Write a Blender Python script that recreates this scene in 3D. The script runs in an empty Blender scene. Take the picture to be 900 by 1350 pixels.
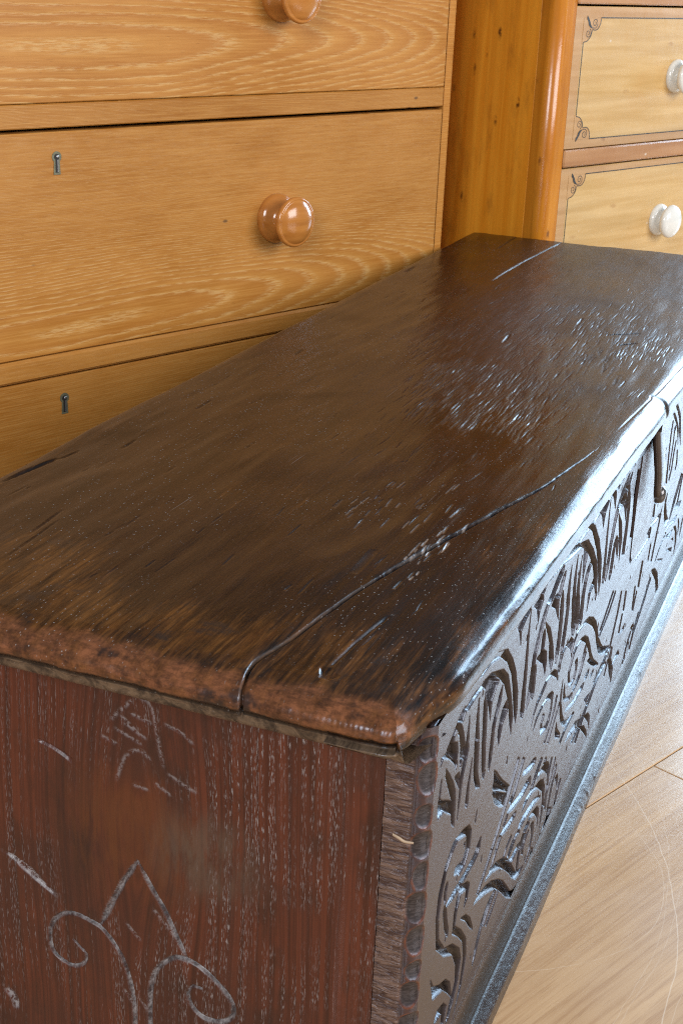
import bpy, math, random
import numpy as np
from mathutils import Matrix, Vector

random.seed(7)
rng = np.random.default_rng(7)
scene = bpy.context.scene
COL = scene.collection

# ------------------------------------------------------------------ camera
cam_d = bpy.data.cameras.new('camera')
cam = bpy.data.objects.new('camera', cam_d)
COL.objects.link(cam)
CR = Vector((0.37340752, -0.92677459, 0.04069012))
CU = Vector((0.32369253, 0.17127428, 0.93053117))
CF = Vector((0.86936182, 0.33429625, -0.36394512))
M = Matrix((CR, CU, -CF)).transposed().to_4x4()
M.translation = Vector((-0.7096, -0.2239, 0.8079))
cam.matrix_world = M
cam_d.sensor_fit = 'VERTICAL'
cam_d.sensor_height = 36.0
cam_d.lens = 1843.6929 / 1350 * 36
cam_d.clip_start = 0.05
cam_d.clip_end = 100
cam_d.dof.use_dof = True
cam_d.dof.focus_distance = 1.2
cam_d.dof.aperture_fstop = 34
scene.camera = cam

# ------------------------------------------------------------------ world and window light
world = bpy.data.worlds.new('World')
scene.world = world
world.use_nodes = True
bg = world.node_tree.nodes['Background']
bg.inputs['Color'].default_value = (0.92, 0.95, 1.0, 1)
bg.inputs['Strength'].default_value = 0.17

def window_light(name, loc, target, sx, sy, radiance, color):
    d = bpy.data.lights.new(name, 'AREA')
    d.shape = 'RECTANGLE'
    d.size = sx
    d.size_y = sy
    d.energy = radiance * math.pi * sx * sy
    d.color = color
    o = bpy.data.objects.new(name, d)
    COL.objects.link(o)
    o.location = loc
    o.rotation_euler = (Vector(target) - Vector(loc)).to_track_quat('-Z', 'Y').to_euler()
    return o

window_light('far_window_light', (5.2, -1.0, 1.45), (1.2, 0.1, 0.4), 3.0, 2.2, 18.0, (0.54, 0.77, 1.0))
window_light('side_window_light', (0.35, -3.2, 1.75), (0.9, 0.3, 0.5), 2.3, 1.7, 11.5, (0.97, 0.98, 1.0))
window_light('left_window_light', (-3.0, -0.35, 2.0), (0.9, 0.3, 0.4), 1.2, 1.5, 20.0, (0.90, 0.95, 1.0))

scene.view_settings.view_transform = 'Standard'
scene.view_settings.look = 'None'
scene.view_settings.gamma = 1.0
scene.view_settings.exposure = 0.0
scene.view_settings.use_curve_mapping = False
scene.cycles.use_denoising = False
scene.cycles.pixel_filter_type = 'BLACKMAN_HARRIS'
scene.cycles.filter_width = 1.05
scene.cycles.max_bounces = 6
scene.cycles.sample_clamp_indirect = 2.5
scene.cycles.adaptive_threshold = 0.005

# ------------------------------------------------------------------ node helpers
class NT:
    def __init__(self, name):
        self.m = bpy.data.materials.new(name)
        self.m.use_nodes = True
        self.t = self.m.node_tree
        self.b = self.t.nodes['Principled BSDF']
        self.tc = self.t.nodes.new('ShaderNodeTexCoord')
    def put(self, sock, v):
        if isinstance(v, bpy.types.NodeSocket):
            self.t.links.new(v, sock)
        elif isinstance(v, (tuple, list)) and len(v) == 3 and sock.type == 'RGBA':
            sock.default_value = (*v, 1)
        else:
            sock.default_value = v
    def obj(self):
        return self.tc.outputs['Object']
    def scale(self, v, s, off=(0, 0, 0)):
        n = self.t.nodes.new('ShaderNodeMapping')
        self.put(n.inputs['Vector'], v)
        n.inputs['Scale'].default_value = s
        n.inputs['Location'].default_value = off
        return n.outputs[0]
    def noise(self, v, s=1.0, detail=3.0, rough=0.55, dist=0.0, color=False):
        n = self.t.nodes.new('ShaderNodeTexNoise')
        self.put(n.inputs['Vector'], v)
        n.inputs['Scale'].default_value = s
        n.inputs['Detail'].default_value = detail
        n.inputs['Roughness'].default_value = rough
        n.inputs['Distortion'].default_value = dist
        return n.outputs['Color' if color else 'Fac']
    def voro(self, v, s, rand=1.0):
        n = self.t.nodes.new('ShaderNodeTexVoronoi')
        self.put(n.inputs['Vector'], v)
        n.inputs['Scale'].default_value = s
        n.inputs['Randomness'].default_value = rand
        return n.outputs['Distance'], n.outputs['Color']
    def math(self, op, a, b=0.0, c=0.0, clamp=False):
        n = self.t.nodes.new('ShaderNodeMath')
        n.operation = op
        n.use_clamp = clamp
        self.put(n.inputs[0], a)
        self.put(n.inputs[1], b)
        self.put(n.inputs[2], c)
        return n.outputs[0]
    def ramp(self, v, lo, hi, a=0.0, b=1.0, smooth=True):
        n = self.t.nodes.new('ShaderNodeMapRange')
        n.interpolation_type = 'SMOOTHSTEP' if smooth else 'LINEAR'
        self.put(n.inputs[0], v)
        for i, x in enumerate((lo, hi, a, b)):
            n.inputs[i + 1].default_value = x
        return n.outputs[0]
    def mix(self, f, a, b, mode='MIX'):
        n = self.t.nodes.new('ShaderNodeMix')
        n.data_type = 'RGBA'
        n.blend_type = mode
        self.put(n.inputs[0], f)
        self.put(n.inputs[6], a)
        self.put(n.inputs[7], b)
        return n.outputs[2]
    def sep(self, v):
        n = self.t.nodes.new('ShaderNodeSeparateXYZ')
        self.put(n.inputs[0], v)
        return n.outputs
    def comb(self, x, y, z):
        n = self.t.nodes.new('ShaderNodeCombineXYZ')
        self.put(n.inputs[0], x); self.put(n.inputs[1], y); self.put(n.inputs[2], z)
        return n.outputs[0]
    def attr(self, name):
        n = self.t.nodes.new('ShaderNodeAttribute')
        n.attribute_name = name
        return n.outputs['Fac']
    def rnd(self):
        n = self.t.nodes.new('ShaderNodeObjectInfo')
        return n.outputs['Random']
    def bump(self, h, dist=0.001, strength=1.0, prev=None):
        n = self.t.nodes.new('ShaderNodeBump')
        n.inputs['Distance'].default_value = dist
        n.inputs['Strength'].default_value = strength
        self.put(n.inputs['Height'], h)
        if prev is not None:
            self.put(n.inputs['Normal'], prev)
        return n.outputs[0]
    def out(self, color=None, rough=None, normal=None, spec=0.5, coat=0.0, coat_rough=0.1, metal=0.0, ior=1.5, sheen=0.0, tint=(1, 1, 1)):
        b = self.b
        b.inputs['Specular Tint'].default_value = (*tint, 1)
        b.inputs['Sheen Weight'].default_value = sheen
        b.inputs['Sheen Roughness'].default_value = 0.45
        b.inputs['Sheen Tint'].default_value = (0.9, 0.95, 1.0, 1)
        if color is not None: self.put(b.inputs['Base Color'], color)
        if rough is not None: self.put(b.inputs['Roughness'], rough)
        if normal is not None: self.put(b.inputs['Normal'], normal)
        b.inputs['Specular IOR Level'].default_value = spec
        b.inputs['IOR'].default_value = ior
        b.inputs['Metallic'].default_value = metal
        b.inputs['Coat Weight'].default_value = coat
        b.inputs['Coat Roughness'].default_value = coat_rough
        return self.m

# ------------------------------------------------------------------ numpy noise
def vnoise(X, Y, fx, fy, seed, octaves=3, gain=0.5):
    r = np.random.default_rng(seed)
    T = r.random((256, 256)).astype(np.float32) * 2 - 1
    out = np.zeros(np.broadcast(X, Y).shape, np.float32)
    a = 1.0
    for k in range(octaves):
        x = X * fx * 2 ** k + 37.2 * k + 90; y = Y * fy * 2 ** k + 11.7 * k + 70
        xi = np.floor(x).astype(int); yi = np.floor(y).astype(int)
        tx = x - xi; ty = y - yi
        tx = tx * tx * (3 - 2 * tx); ty = ty * ty * (3 - 2 * ty)
        g = lambda i, j: T[(xi + i) % 256, (yi + j) % 256]
        out = out + a * ((g(0, 0) * (1 - tx) + g(1, 0) * tx) * (1 - ty) + (g(0, 1) * (1 - tx) + g(1, 1) * tx) * ty)
        a *= gain
    return out

def smooth(t):
    t = np.clip(t, 0, 1)
    return t * t * (3 - 2 * t)

def poly_depth(X, Y, poly, grow=0.0):
    """distance inside a polygon grown by grow (0 outside)"""
    ins = np.zeros(X.shape, bool)
    d2 = np.full(X.shape, 1e9, np.float32)
    n = len(poly)
    for i in range(n):
        ax, ay = poly[i]; bx, by = poly[(i + 1) % n]
        ins ^= ((ay > Y) != (by > Y)) & (X < (bx - ax) * (Y - ay) / (by - ay + 1e-12) + ax)
        ex, ey = bx - ax, by - ay
        t = np.clip(((X - ax) * ex + (Y - ay) * ey) / (ex * ex + ey * ey + 1e-12), 0, 1)
        d2 = np.minimum(d2, (X - ax - t * ex) ** 2 + (Y - ay - t * ey) ** 2)
    return np.maximum(np.where(ins, np.sqrt(d2), -np.sqrt(d2)) + grow, 0)

def line_dist(X, Y, pts):
    """distance to a polyline and the fraction along it"""
    best = np.full(X.shape, 1e9, np.float32); frac = np.zeros(X.shape, np.float32)
    pts = [np.array(p, float) for p in pts]
    L = [0.0]
    for a, b in zip(pts, pts[1:]): L.append(L[-1] + np.linalg.norm(b - a))
    for i, (a, b) in enumerate(zip(pts, pts[1:])):
        e = b - a; l2 = e @ e + 1e-12
        t = np.clip(((X - a[0]) * e[0] + (Y - a[1]) * e[1]) / l2, 0, 1)
        d = np.hypot(X - a[0] - t * e[0], Y - a[1] - t * e[1])
        m = d < best
        best = np.where(m, d, best); frac = np.where(m, (L[i] + t * math.sqrt(l2)) / L[-1], frac)
    return best, frac

def catmull(pts, k=6):
    p = np.array(pts, float); out = []
    for i in range(len(p) - 1):
        p0, p1, p2, p3 = p[max(i - 1, 0)], p[i], p[i + 1], p[min(i + 2, len(p) - 1)]
        for t in np.linspace(0, 1, k, endpoint=False):
            out.append(.5 * (2 * p1 + (p2 - p0) * t + (2 * p0 - 5 * p1 + 4 * p2 - p3) * t * t + (3 * p1 - p0 - 3 * p2 + p3) * t ** 3))
    out.append(p[-1])
    return np.array(out)

# ------------------------------------------------------------------ mesh helpers
def link(name, me, mat, parent=None):
    o = bpy.data.objects.new(name, me)
    COL.objects.link(o)
    if mat is not None and not me.materials:
        me.materials.append(mat)
    if parent is not None:
        o.parent = parent
    return o

def mesh_np(name, V, F, attrs=None, shade=True):
    me = bpy.data.meshes.new(name)
    nv, nf = len(V), len(F)
    k = F.shape[1]
    me.vertices.add(nv)
    me.vertices.foreach_set('co', np.ascontiguousarray(V, np.float32).ravel())
    me.loops.add(nf * k)
    me.loops.foreach_set('vertex_index', np.ascontiguousarray(F, np.int32).ravel())
    me.polygons.add(nf)
    me.polygons.foreach_set('loop_start', np.arange(0, nf * k, k, dtype=np.int32))
    try:
        me.polygons.foreach_set('loop_total', np.full(nf, k, np.int32))
    except Exception:
        pass
    me.polygons.foreach_set('use_smooth', np.full(nf, shade, bool))
    for a, v in (attrs or {}).items():
        at = me.attributes.new(a, 'FLOAT', 'POINT')
        at.data.foreach_set('value', np.ascontiguousarray(v, np.float32).ravel())
    me.update(calc_edges=True)
    me.validate()
    return me

def grid_faces(nu, nv, flip=False):
    i = np.arange(nu * nv).reshape(nu, nv)
    a, b, c, d = i[:-1, :-1].ravel(), i[1:, :-1].ravel(), i[1:, 1:].ravel(), i[:-1, 1:].ravel()
    return np.stack([a, d, c, b] if flip else [a, b, c, d], 1)

def sub_mesh(V, F, keep, attrs):
    F2 = F[keep]
    used, inv = np.unique(F2.ravel(), return_inverse=True)
    return V[used], inv.reshape(F2.shape), {k: v.ravel()[used] for k, v in attrs.items()}

class MB:
    """collects simple shapes into one mesh"""
    def __init__(self):
        self.v = []; self.f = []; self.s = []
    def box(self, x0, x1, y0, y1, z0, z1, bev=0.0):
        n = len(self.v)
        if bev <= 0:
            for x in (x0, x1):
                for y in (y0, y1):
                    for z in (z0, z1):
                        self.v.append((x, y, z))
            for q in ((0, 1, 3, 2), (4, 6, 7, 5), (0, 4, 5, 1), (2, 3, 7, 6), (0, 2, 6, 4), (1, 5, 7, 3)):
                self.f.append([n + i for i in q]); self.s.append(False)
            return self
        b = bev
        idx = {}
        for ax in range(3):
            for sx in (0, 1):
                for sy in (0, 1):
                    for sz in (0, 1):
                        s = (sx, sy, sz)
                        p = [(x0, x1)[sx], (y0, y1)[sy], (z0, z1)[sz]]
                        for k in range(3):
                            if k != ax:
                                p[k] += b * (1 - 2 * s[k])
                        idx[(ax, s)] = len(self.v); self.v.append(tuple(p))
        def face(l):
            self.f.append(l); self.s.append(False)
        for ax in range(3):
            o = [k for k in range(3) if k != ax]
            for side in (0, 1):
                q = []
                for (u, w) in ((0, 0), (1, 0), (1, 1), (0, 1)):
                    s = [0, 0, 0]; s[ax] = side; s[o[0]] = u; s[o[1]] = w
                    q.append(idx[(ax, tuple(s))])
                face(q)
            for u in (0, 1):
                for w in (0, 1):
                    s0 = [0, 0, 0]; s1 = [0, 0, 0]
                    s0[o[0]] = s1[o[0]] = u; s0[o[1]] = s1[o[1]] = w; s1[ax] = 1
                    face([idx[(o[0], tuple(s0))], idx[(o[1], tuple(s0))], idx[(o[1], tuple(s1))], idx[(o[0], tuple(s1))]])
        for sx in (0, 1):
            for sy in (0, 1):
                for sz in (0, 1):
                    face([idx[(a, (sx, sy, sz))] for a in range(3)])
        return self
    def lathe(self, prof, origin, axis='-y', seg=40, sc=1.0):
        """prof: (radius, height) pairs; height runs along axis"""
        n = len(self.v)
        for (r_, h) in prof:
            for k in range(seg):
                a = 2 * math.pi * k / seg
                c, s = r_ * math.cos(a), r_ * math.sin(a)
                if axis == '-y': p = (origin[0] + c, origin[1] - h, origin[2] + s)
                else: p = (origin[0] + c, origin[1] + s, origin[2] + h)
                self.v.append(p)
        for i in range(len(prof) - 1):
            for k in range(seg):
                a, b = n + i * seg + k, n + i * seg + (k + 1) % seg
                self.f.append([a, b, b + seg, a + seg]); self.s.append(True)
        self.f.append([n + (len(prof) - 1) * seg + k for k in range(seg)]); self.s.append(True)
        return self
    def prism(self, pts, y0, y1, smooth_=False):
        """outline in x,z pushed from y0 (back) to y1 (front)"""
        n = len(self.v); m = len(pts)
        for y in (y0, y1):
            for (x, z) in pts: self.v.append((x, y, z))
        self.f.append([n + m + i for i in range(m)]); self.s.append(False)
        self.f.append([n + i for i in reversed(range(m))]); self.s.append(False)
        for i in range(m):
            j = (i + 1) % m
            self.f.append([n + i, n + j, n + m + j, n + m + i]); self.s.append(smooth_)
        return self
    def build(self, name, mat, parent=None, fix=True):
        me = bpy.data.meshes.new(name)
        me.from_pydata(self.v, [], self.f)
        me.polygons.foreach_set('use_smooth', self.s)
        if fix:
            import bmesh
            bm = bmesh.new(); bm.from_mesh(me)
            bmesh.ops.recalc_face_normals(bm, faces=bm.faces)
            bm.to_mesh(me); bm.free()
        return link(name, me, mat, parent)

def thing(name, label, cat, loc=(0, 0, 0), rz=0.0):
    o = bpy.data.objects.new(name, None)
    COL.objects.link(o)
    o.location = loc; o.rotation_euler = (0, 0, rz); o.empty_display_size = 0.1
    o['label'] = label; o['category'] = cat
    return o
CARVE = [
[4,876,3512,983,3464,928,3453,881,3413,737,3469,785,3501],
[5,729,3467,825,3410,901,3293,948,3176,963,3076,875,3124,861,3223,814,3339,748,3425,702,3386,704,3295,778,3178,681,3237,534,3331,540,3384,640,3419],
[6,511,3356,631,3296,792,3157,820,3115,792,3091,731,3177,620,3268,477,3349,413,3322,421,3368],
[6,778,3294,612,3383,511,3356,631,3296,794,3149,810,3199],
[3,819,3413,825,3398,832,3376,847,3349,865,3318,881,3290,896,3261,911,3231,925,3202,936,3175,942,3153,942,3137,939,3124,937,3111,936,3100,934,3092,948,3084,956,3087,970,3090,984,3096,991,3108,991,3126,984,3149,973,3177,959,3207,943,3238,928,3267,912,3296,893,3327,872,3358,848,3387,832,3407],
[3,901,3228,894,3222,884,3213,884,3196,884,3177,884,3159,883,3140,881,3118,880,3096,886,3073,895,3054,909,3046,920,3053,929,3068,930,3090,931,3112,932,3132,932,3150,932,3168,932,3186,922,3206,915,3220],
[4,1019,3371,1020,3357,1021,3339,1019,3318,1016,3295,1013,3273,1010,3250,1005,3226,1000,3200,995,3176,991,3154,987,3134,983,3114,979,3097,983,3078,1001,3055,1037,3034,1057,3035,1064,3047,1064,3068,1063,3090,1062,3113,1061,3139,1060,3167,1058,3196,1056,3224,1053,3251,1049,3277,1044,3304,1038,3329,1035,3349,1034,3363],
[4,1021,3164,1002,3159,984,3148,978,3125,972,3100,966,3076,958,3053,949,3030,940,3005,932,2979,927,2951,925,2919,925,2886,926,2850,928,2815,930,2780,931,2743,932,2702,934,2663,933,2630,932,2608,949,2597,950,2620,953,2651,959,2685,965,2721,970,2755,974,2787,977,2820,981,2852,985,2883,992,2911,1001,2936,1013,2960,1026,2982,1039,3004,1050,3025,1060,3048,1070,3070,1079,3092,1072,3118,1061,3141],
[4,1181,2949,1180,2935,1178,2916,1173,2895,1167,2873,1161,2851,1155,2831,1147,2810,1140,2788,1133,2765,1128,2740,1125,2711,1123,2679,1123,2646,1123,2618,1148,2582,1182,2561,1205,2567,1201,2599,1196,2635,1191,2671,1189,2703,1189,2730,1191,2757,1193,2782,1195,2806,1196,2830,1196,2855,1195,2882,1194,2907,1195,2926,1196,2940],
[4,1238,3401,1240,3380,1240,3350,1238,3317,1236,3283,1235,3251,1234,3222,1232,3194,1231,3166,1230,3137,1230,3106,1232,3068,1235,3026,1239,2983,1243,2946,1277,2903,1319,2879,1345,2890,1335,2930,1325,2977,1314,3023,1306,3064,1300,3099,1295,3131,1291,3162,1287,3193,1282,3225,1276,3261,1269,3301,1262,3339,1257,3371,1256,3392],
[5,1225,3054,1229,3036,1233,3010,1239,2979,1245,2947,1250,2918,1254,2891,1256,2865,1260,2838,1265,2809,1276,2778,1295,2741,1319,2700,1346,2660,1369,2625,1385,2601,1505,2540,1488,2565,1464,2600,1438,2639,1414,2679,1396,2712,1386,2741,1381,2769,1377,2796,1375,2823,1371,2850,1365,2881,1359,2913,1353,2944,1348,2970,1344,2989],
[4,1415,3374,1408,3348,1396,3314,1393,3269,1400,3215,1406,3163,1412,3112,1417,3061,1422,3007,1430,2953,1440,2897,1455,2835,1475,2767,1504,2696,1542,2627,1568,2578,1600,2561,1599,2595,1600,2643,1586,2706,1566,2775,1550,2837,1539,2893,1532,2948,1526,3002,1520,3054,1514,3105,1507,3158,1500,3213,1483,3270,1459,3322,1445,3359],
[6,1341,3463,1495,3435,1683,3379,1769,3310,1720,3251,1630,3185,1614,3041,1547,3172,1458,3339],
[4,1885,3185,1868,3171,1840,3152,1812,3129,1793,3099,1777,3072,1761,3049,1744,3029,1726,3008,1711,2985,1700,2957,1693,2923,1690,2884,1689,2843,1689,2802,1688,2764,1687,2724,1687,2682,1699,2636,1712,2594,1719,2566,1745,2550,1752,2571,1766,2597,1779,2629,1781,2670,1783,2710,1783,2749,1783,2790,1784,2831,1787,2870,1794,2903,1805,2931,1820,2954,1837,2975,1855,2996,1872,3019,1888,3046,1904,3078,1908,3115,1908,3149,1911,3171],
[5,921,3483,1070,3505,1273,3489,1490,3451,1727,3378,1937,3274,2100,3122,2238,2910,2363,2669,2347,2534,2258,2723,2130,2949,1944,3177,1738,3338,1499,3420,1326,3444,1122,3452,989,3442],
[5,2115,2920,2171,2849,2037,2793,1966,2641,1903,2748,1917,2884,2013,2950],
[5,551,3213,655,3110,755,2994,826,2887,852,2778,877,2586,807,2643,776,2735,772,2839,675,2981,582,3113],
[6,433,3064,498,3007,642,2922,793,2826,816,2725,730,2777,598,2876,450,2899,424,3025],
[2,455,3191,451,3184,445,3173,445,3156,445,3139,443,3122,441,3105,436,3087,432,3070,432,3052,435,3037,443,3032,451,3039,460,3052,465,3070,469,3088,472,3105,473,3122,473,3139,473,3156,467,3174,463,3187],
[3,784,3030,884,3007,918,2941,904,2882,811,2995],
[6,1909,2444,1997,2380,2192,2202,2482,1977,2524,1925,2454,1946,2252,2082,1971,2230,1916,2299,1934,2356],
[6,1934,2236,2059,2167,2266,2035,2453,1927,2418,1860,2321,1894,2189,1968,2033,2095],
[6,1228,3583,1406,3604,1627,3570,1951,3453,2142,3287,2293,3116,2454,2847,2495,2647,2470,2568,2364,2743,2273,2951,2162,3150,1986,3339,1787,3473,1502,3558,1293,3565],
[6,1033,3497,1271,3497,1532,3454,1878,3320,2057,3186,2193,2976,2317,2767,2358,2528,2263,2676,2147,2926,1973,3155,1766,3318,1495,3435,1240,3459,1040,3468],
[6,1345,3447,1692,3347,1778,3278,1632,3253,1602,3054,1525,3251,1454,3354],
[4,1229,3400,1232,3372,1229,3337,1227,3295,1226,3253,1227,3215,1229,3179,1232,3143,1235,3109,1238,3080,1271,3043,1313,3020,1338,3026,1329,3058,1318,3097,1307,3138,1296,3178,1285,3222,1273,3271,1261,3320,1249,3363,1246,3391],
[4,1401,3367,1406,3344,1409,3313,1412,3277,1415,3238,1418,3197,1421,3150,1424,3095,1427,3040,1430,2991,1465,2939,1509,2915,1533,2935,1520,2989,1505,3052,1490,3113,1476,3167,1463,3213,1448,3259,1435,3301,1424,3335,1419,3358],
[5,2102,2963,2140,2886,1999,2842,1956,2676,1894,2810,1968,2944],
[6,2142,3582,2315,3566,2437,3567,2595,3543,2595,3500,2447,3463,2360,3430,2380,3295,2286,3449],
[5,2601,3498,2601,3476,2602,3446,2602,3412,2599,3376,2598,3340,2597,3306,2597,3271,2598,3234,2599,3194,2599,3149,2600,3099,2601,3044,2602,2985,2603,2925,2604,2865,2605,2799,2605,2727,2606,2657,2611,2593,2652,2528,2712,2496,2747,2521,2745,2584,2736,2660,2726,2737,2717,2807,2709,2872,2700,2937,2691,3000,2682,3059,2674,3114,2666,3162,2659,3205,2652,3245,2646,3283,2640,3320,2635,3359,2629,3399,2627,3435,2626,3465,2626,3487],
[4,3355,3347,3319,3333,3259,3317,3195,3296,3141,3270,3103,3243,3074,3217,3051,3190,3029,3164,3009,3137,2988,3111,2964,3087,2939,3065,2914,3042,2891,3015,2873,2980,2860,2936,2852,2883,2846,2827,2839,2773,2830,2726,2816,2684,2811,2637,2808,2592,2809,2553,2803,2529,2839,2509,2854,2529,2885,2551,2916,2580,2945,2615,2959,2658,2969,2707,2975,2762,2981,2818,2990,2871,3002,2915,3020,2949,3043,2976,3067,2999,3093,3021,3118,3046,3140,3072,3161,3099,3182,3126,3206,3152,3235,3178,3273,3205,3312,3239,3345,3275,3370,3308,3392,3329],
[6,2651,3531,2833,3531,3009,3487,3055,3394,2966,3342,2929,3239,2843,3402],
[5,3233,3114,3469,2948,3648,2716,3726,2550,3660,2458,3529,2642,3475,2827],
[4,3214,3053,3190,3043,3168,3023,3167,2989,3164,2955,3159,2925,3152,2897,3142,2870,3131,2844,3144,2810,3158,2784,3192,2767,3220,2772,3253,2782,3264,2808,3274,2837,3282,2865,3286,2896,3289,2931,3291,2966,3271,3005,3248,3037],
[6,3027,2879,3246,2855,3407,2762,3452,2646,3423,2539,3288,2715],
[4,2995,2829,2976,2818,2958,2797,2959,2761,2959,2726,2958,2693,2956,2662,2953,2629,2949,2598,2965,2561,2981,2533,3011,2517,3032,2526,3055,2542,3059,2574,3062,2607,3064,2639,3065,2672,3065,2708,3064,2744,3044,2784,3024,2815],
[6,3401,3196,3499,3240,3676,3214,3701,3109,3746,2922,3586,3098],
[4,3803,3162,3798,3140,3785,3110,3777,3073,3785,3025,3792,2976,3797,2926,3803,2872,3807,2816,3809,2762,3808,2711,3802,2661,3792,2611,3789,2559,3802,2507,3810,2471,3848,2452,3871,2473,3907,2501,3929,2544,3939,2595,3945,2646,3946,2698,3944,2754,3939,2810,3933,2865,3927,2916,3920,2965,3911,3015,3885,3068,3857,3114,3841,3146],
[4,4061,3056,4057,3036,4046,3011,4038,2979,4044,2939,4047,2900,4048,2864,4047,2828,4045,2790,4040,2751,4033,2710,4021,2661,4006,2605,3989,2549,3999,2489,4008,2445,4043,2427,4074,2452,4114,2488,4131,2544,4147,2601,4159,2650,4166,2693,4171,2733,4173,2770,4174,2807,4173,2844,4169,2884,4161,2926,4136,2973,4110,3014,4096,3041],
[5,4290,2962,4272,2940,4262,2903,4285,2845,4307,2786,4326,2731,4342,2678,4356,2622,4368,2568,4411,2507,4451,2459,4503,2435,4528,2453,4552,2485,4539,2540,4524,2597,4508,2652,4488,2708,4464,2770,4440,2829,4387,2893,4340,2942],
[4,4498,2877,4478,2857,4469,2822,4485,2769,4501,2715,4514,2668,4525,2624,4533,2580,4541,2538,4578,2489,4607,2452,4650,2432,4670,2447,4695,2468,4687,2511,4678,2556,4667,2601,4653,2649,4637,2704,4620,2758,4580,2814,4540,2859],
[4,4751,2773,4719,2761,4697,2733,4697,2690,4698,2646,4699,2607,4700,2572,4702,2537,4705,2504,4737,2462,4761,2431,4806,2411,4828,2420,4859,2434,4859,2466,4858,2501,4857,2537,4856,2576,4854,2620,4853,2665,4829,2713,4795,2754],
[3,5057,2648,5021,2633,5024,2586,5030,2533,5037,2484,5038,2453,5060,2443,5071,2469,5094,2505,5116,2545,5135,2583,5108,2626],
[3,5429,2496,5394,2498,5402,2474,5414,2448,5427,2423,5431,2407,5454,2397,5463,2407,5482,2418,5500,2432,5514,2445,5483,2472],
[6,2901,3634,3154,3540,3093,3483,2971,3444,2934,3400,2619,3547,2716,3564],
[5,3733,3427,3689,3429,3625,3433,3572,3427,3529,3416,3491,3404,3458,3392,3428,3379,3399,3366,3371,3354,3342,3342,3310,3330,3275,3318,3254,3300,3250,3278,3244,3264,3284,3243,3320,3243,3373,3240,3421,3245,3456,3257,3489,3269,3519,3281,3549,3294,3578,3307,3608,3319,3641,3331,3679,3342,3723,3354,3757,3369,3767,3392,3776,3407],
[4,3835,3339,3794,3337,3754,3326,3727,3304,3702,3282,3682,3262,3666,3242,3653,3222,3644,3201,3658,3174,3669,3155,3701,3140,3725,3144,3757,3150,3769,3169,3782,3189,3798,3208,3818,3229,3844,3251,3870,3273,3876,3300,3868,3325],
[6,3721,3569,4016,3458,4441,3379,4716,3301,5030,3091,5296,2851,5412,2663,5474,2386,5268,2650,5107,2889,4779,3169,4464,3329,4049,3382,3775,3440],
[5,3999,3496,4378,3515,4705,3471,4977,3348,5284,3100,5529,2796,5622,2507,5605,2386,5428,2693,5211,3023,4876,3334,4685,3440,4334,3467],
[4,4079,3291,4076,3265,4064,3233,4051,3195,4040,3155,4032,3117,4028,3080,4025,3039,4024,3000,4023,2967,4064,2925,4121,2900,4157,2908,4149,2946,4138,2990,4129,3036,4121,3079,4115,3123,4110,3170,4105,3216,4100,3255,4103,3281],
[4,4299,3303,4297,3270,4285,3227,4273,3177,4263,3125,4259,3074,4261,3023,4267,2966,4276,2911,4284,2864,4338,2809,4404,2781,4440,2797,4420,2850,4398,2911,4377,2974,4361,3032,4349,3089,4340,3149,4332,3208,4325,3259,4326,3292],
[4,4502,3225,4497,3193,4481,3151,4464,3102,4449,3051,4441,3001,4440,2950,4444,2894,4450,2839,4456,2792,4505,2739,4566,2713,4600,2730,4584,2782,4565,2843,4548,2905,4535,2961,4529,3017,4526,3076,4524,3133,4522,3183,4527,3215],
[5,4560,3269,4812,3174,4729,3054,4665,2893,4593,3123],
[4,5010,2997,4966,2994,4903,2991,4849,2977,4806,2953,4771,2922,4745,2877,4723,2819,4705,2759,4707,2697,4729,2645,4767,2628,4811,2650,4844,2697,4862,2758,4884,2816,4910,2860,4944,2891,4987,2914,5023,2936,5038,2961,5049,2980],
[5,5208,2727,5346,2645,5121,2604,5018,2514,5054,2666],
[5,5188,3409,5365,3385,5667,3400,5482,3306,5441,3165,5300,3336],
[4,5677,3362,5680,3324,5684,3272,5683,3213,5683,3152,5683,3096,5682,3047,5681,3001,5679,2955,5678,2905,5678,2848,5679,2777,5682,2693,5685,2608,5688,2533,5738,2461,5803,2434,5843,2469,5830,2548,5815,2639,5800,2729,5788,2805,5779,2865,5772,2919,5766,2968,5760,3018,5752,3070,5741,3130,5728,3196,5715,3261,5707,3315,5703,3352],
[4,6655,3329,6571,3308,6448,3283,6326,3245,6226,3199,6147,3152,6091,3103,6048,3050,6013,2995,5984,2941,5958,2891,5934,2843,5915,2798,5900,2753,5887,2710,5874,2666,5861,2620,5862,2565,5870,2511,5881,2462,5881,2431,5927,2411,5940,2437,5970,2469,5999,2508,6025,2551,6038,2598,6051,2642,6065,2686,6080,2731,6099,2777,6123,2825,6150,2876,6179,2930,6214,2985,6257,3038,6313,3087,6393,3133,6495,3180,6587,3229,6654,3277,6703,3310],
[5,5687,3437,5958,3382,6025,3261,6017,3156,5862,3334],
[4,6122,3427,6044,3441,6014,3429,5980,3416,5950,3404,5987,3374,6031,3356,6109,3342,6140,3354,6174,3367,6205,3379,6168,3410],
[3,6782,3269,6721,3262,6649,3247,6597,3218,6542,3189,6491,3163,6439,3140,6382,3116,6328,3094,6308,3065,6300,3041,6341,3025,6399,3028,6475,3035,6531,3057,6589,3081,6642,3105,6695,3130,6750,3160,6804,3189,6823,3224,6826,3253],
[5,6293,3006,6542,2825,6656,2594,6618,2348,6490,2655],
[5,6483,3051,6654,3105,6768,2973,6744,2829,6619,2967],
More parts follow.
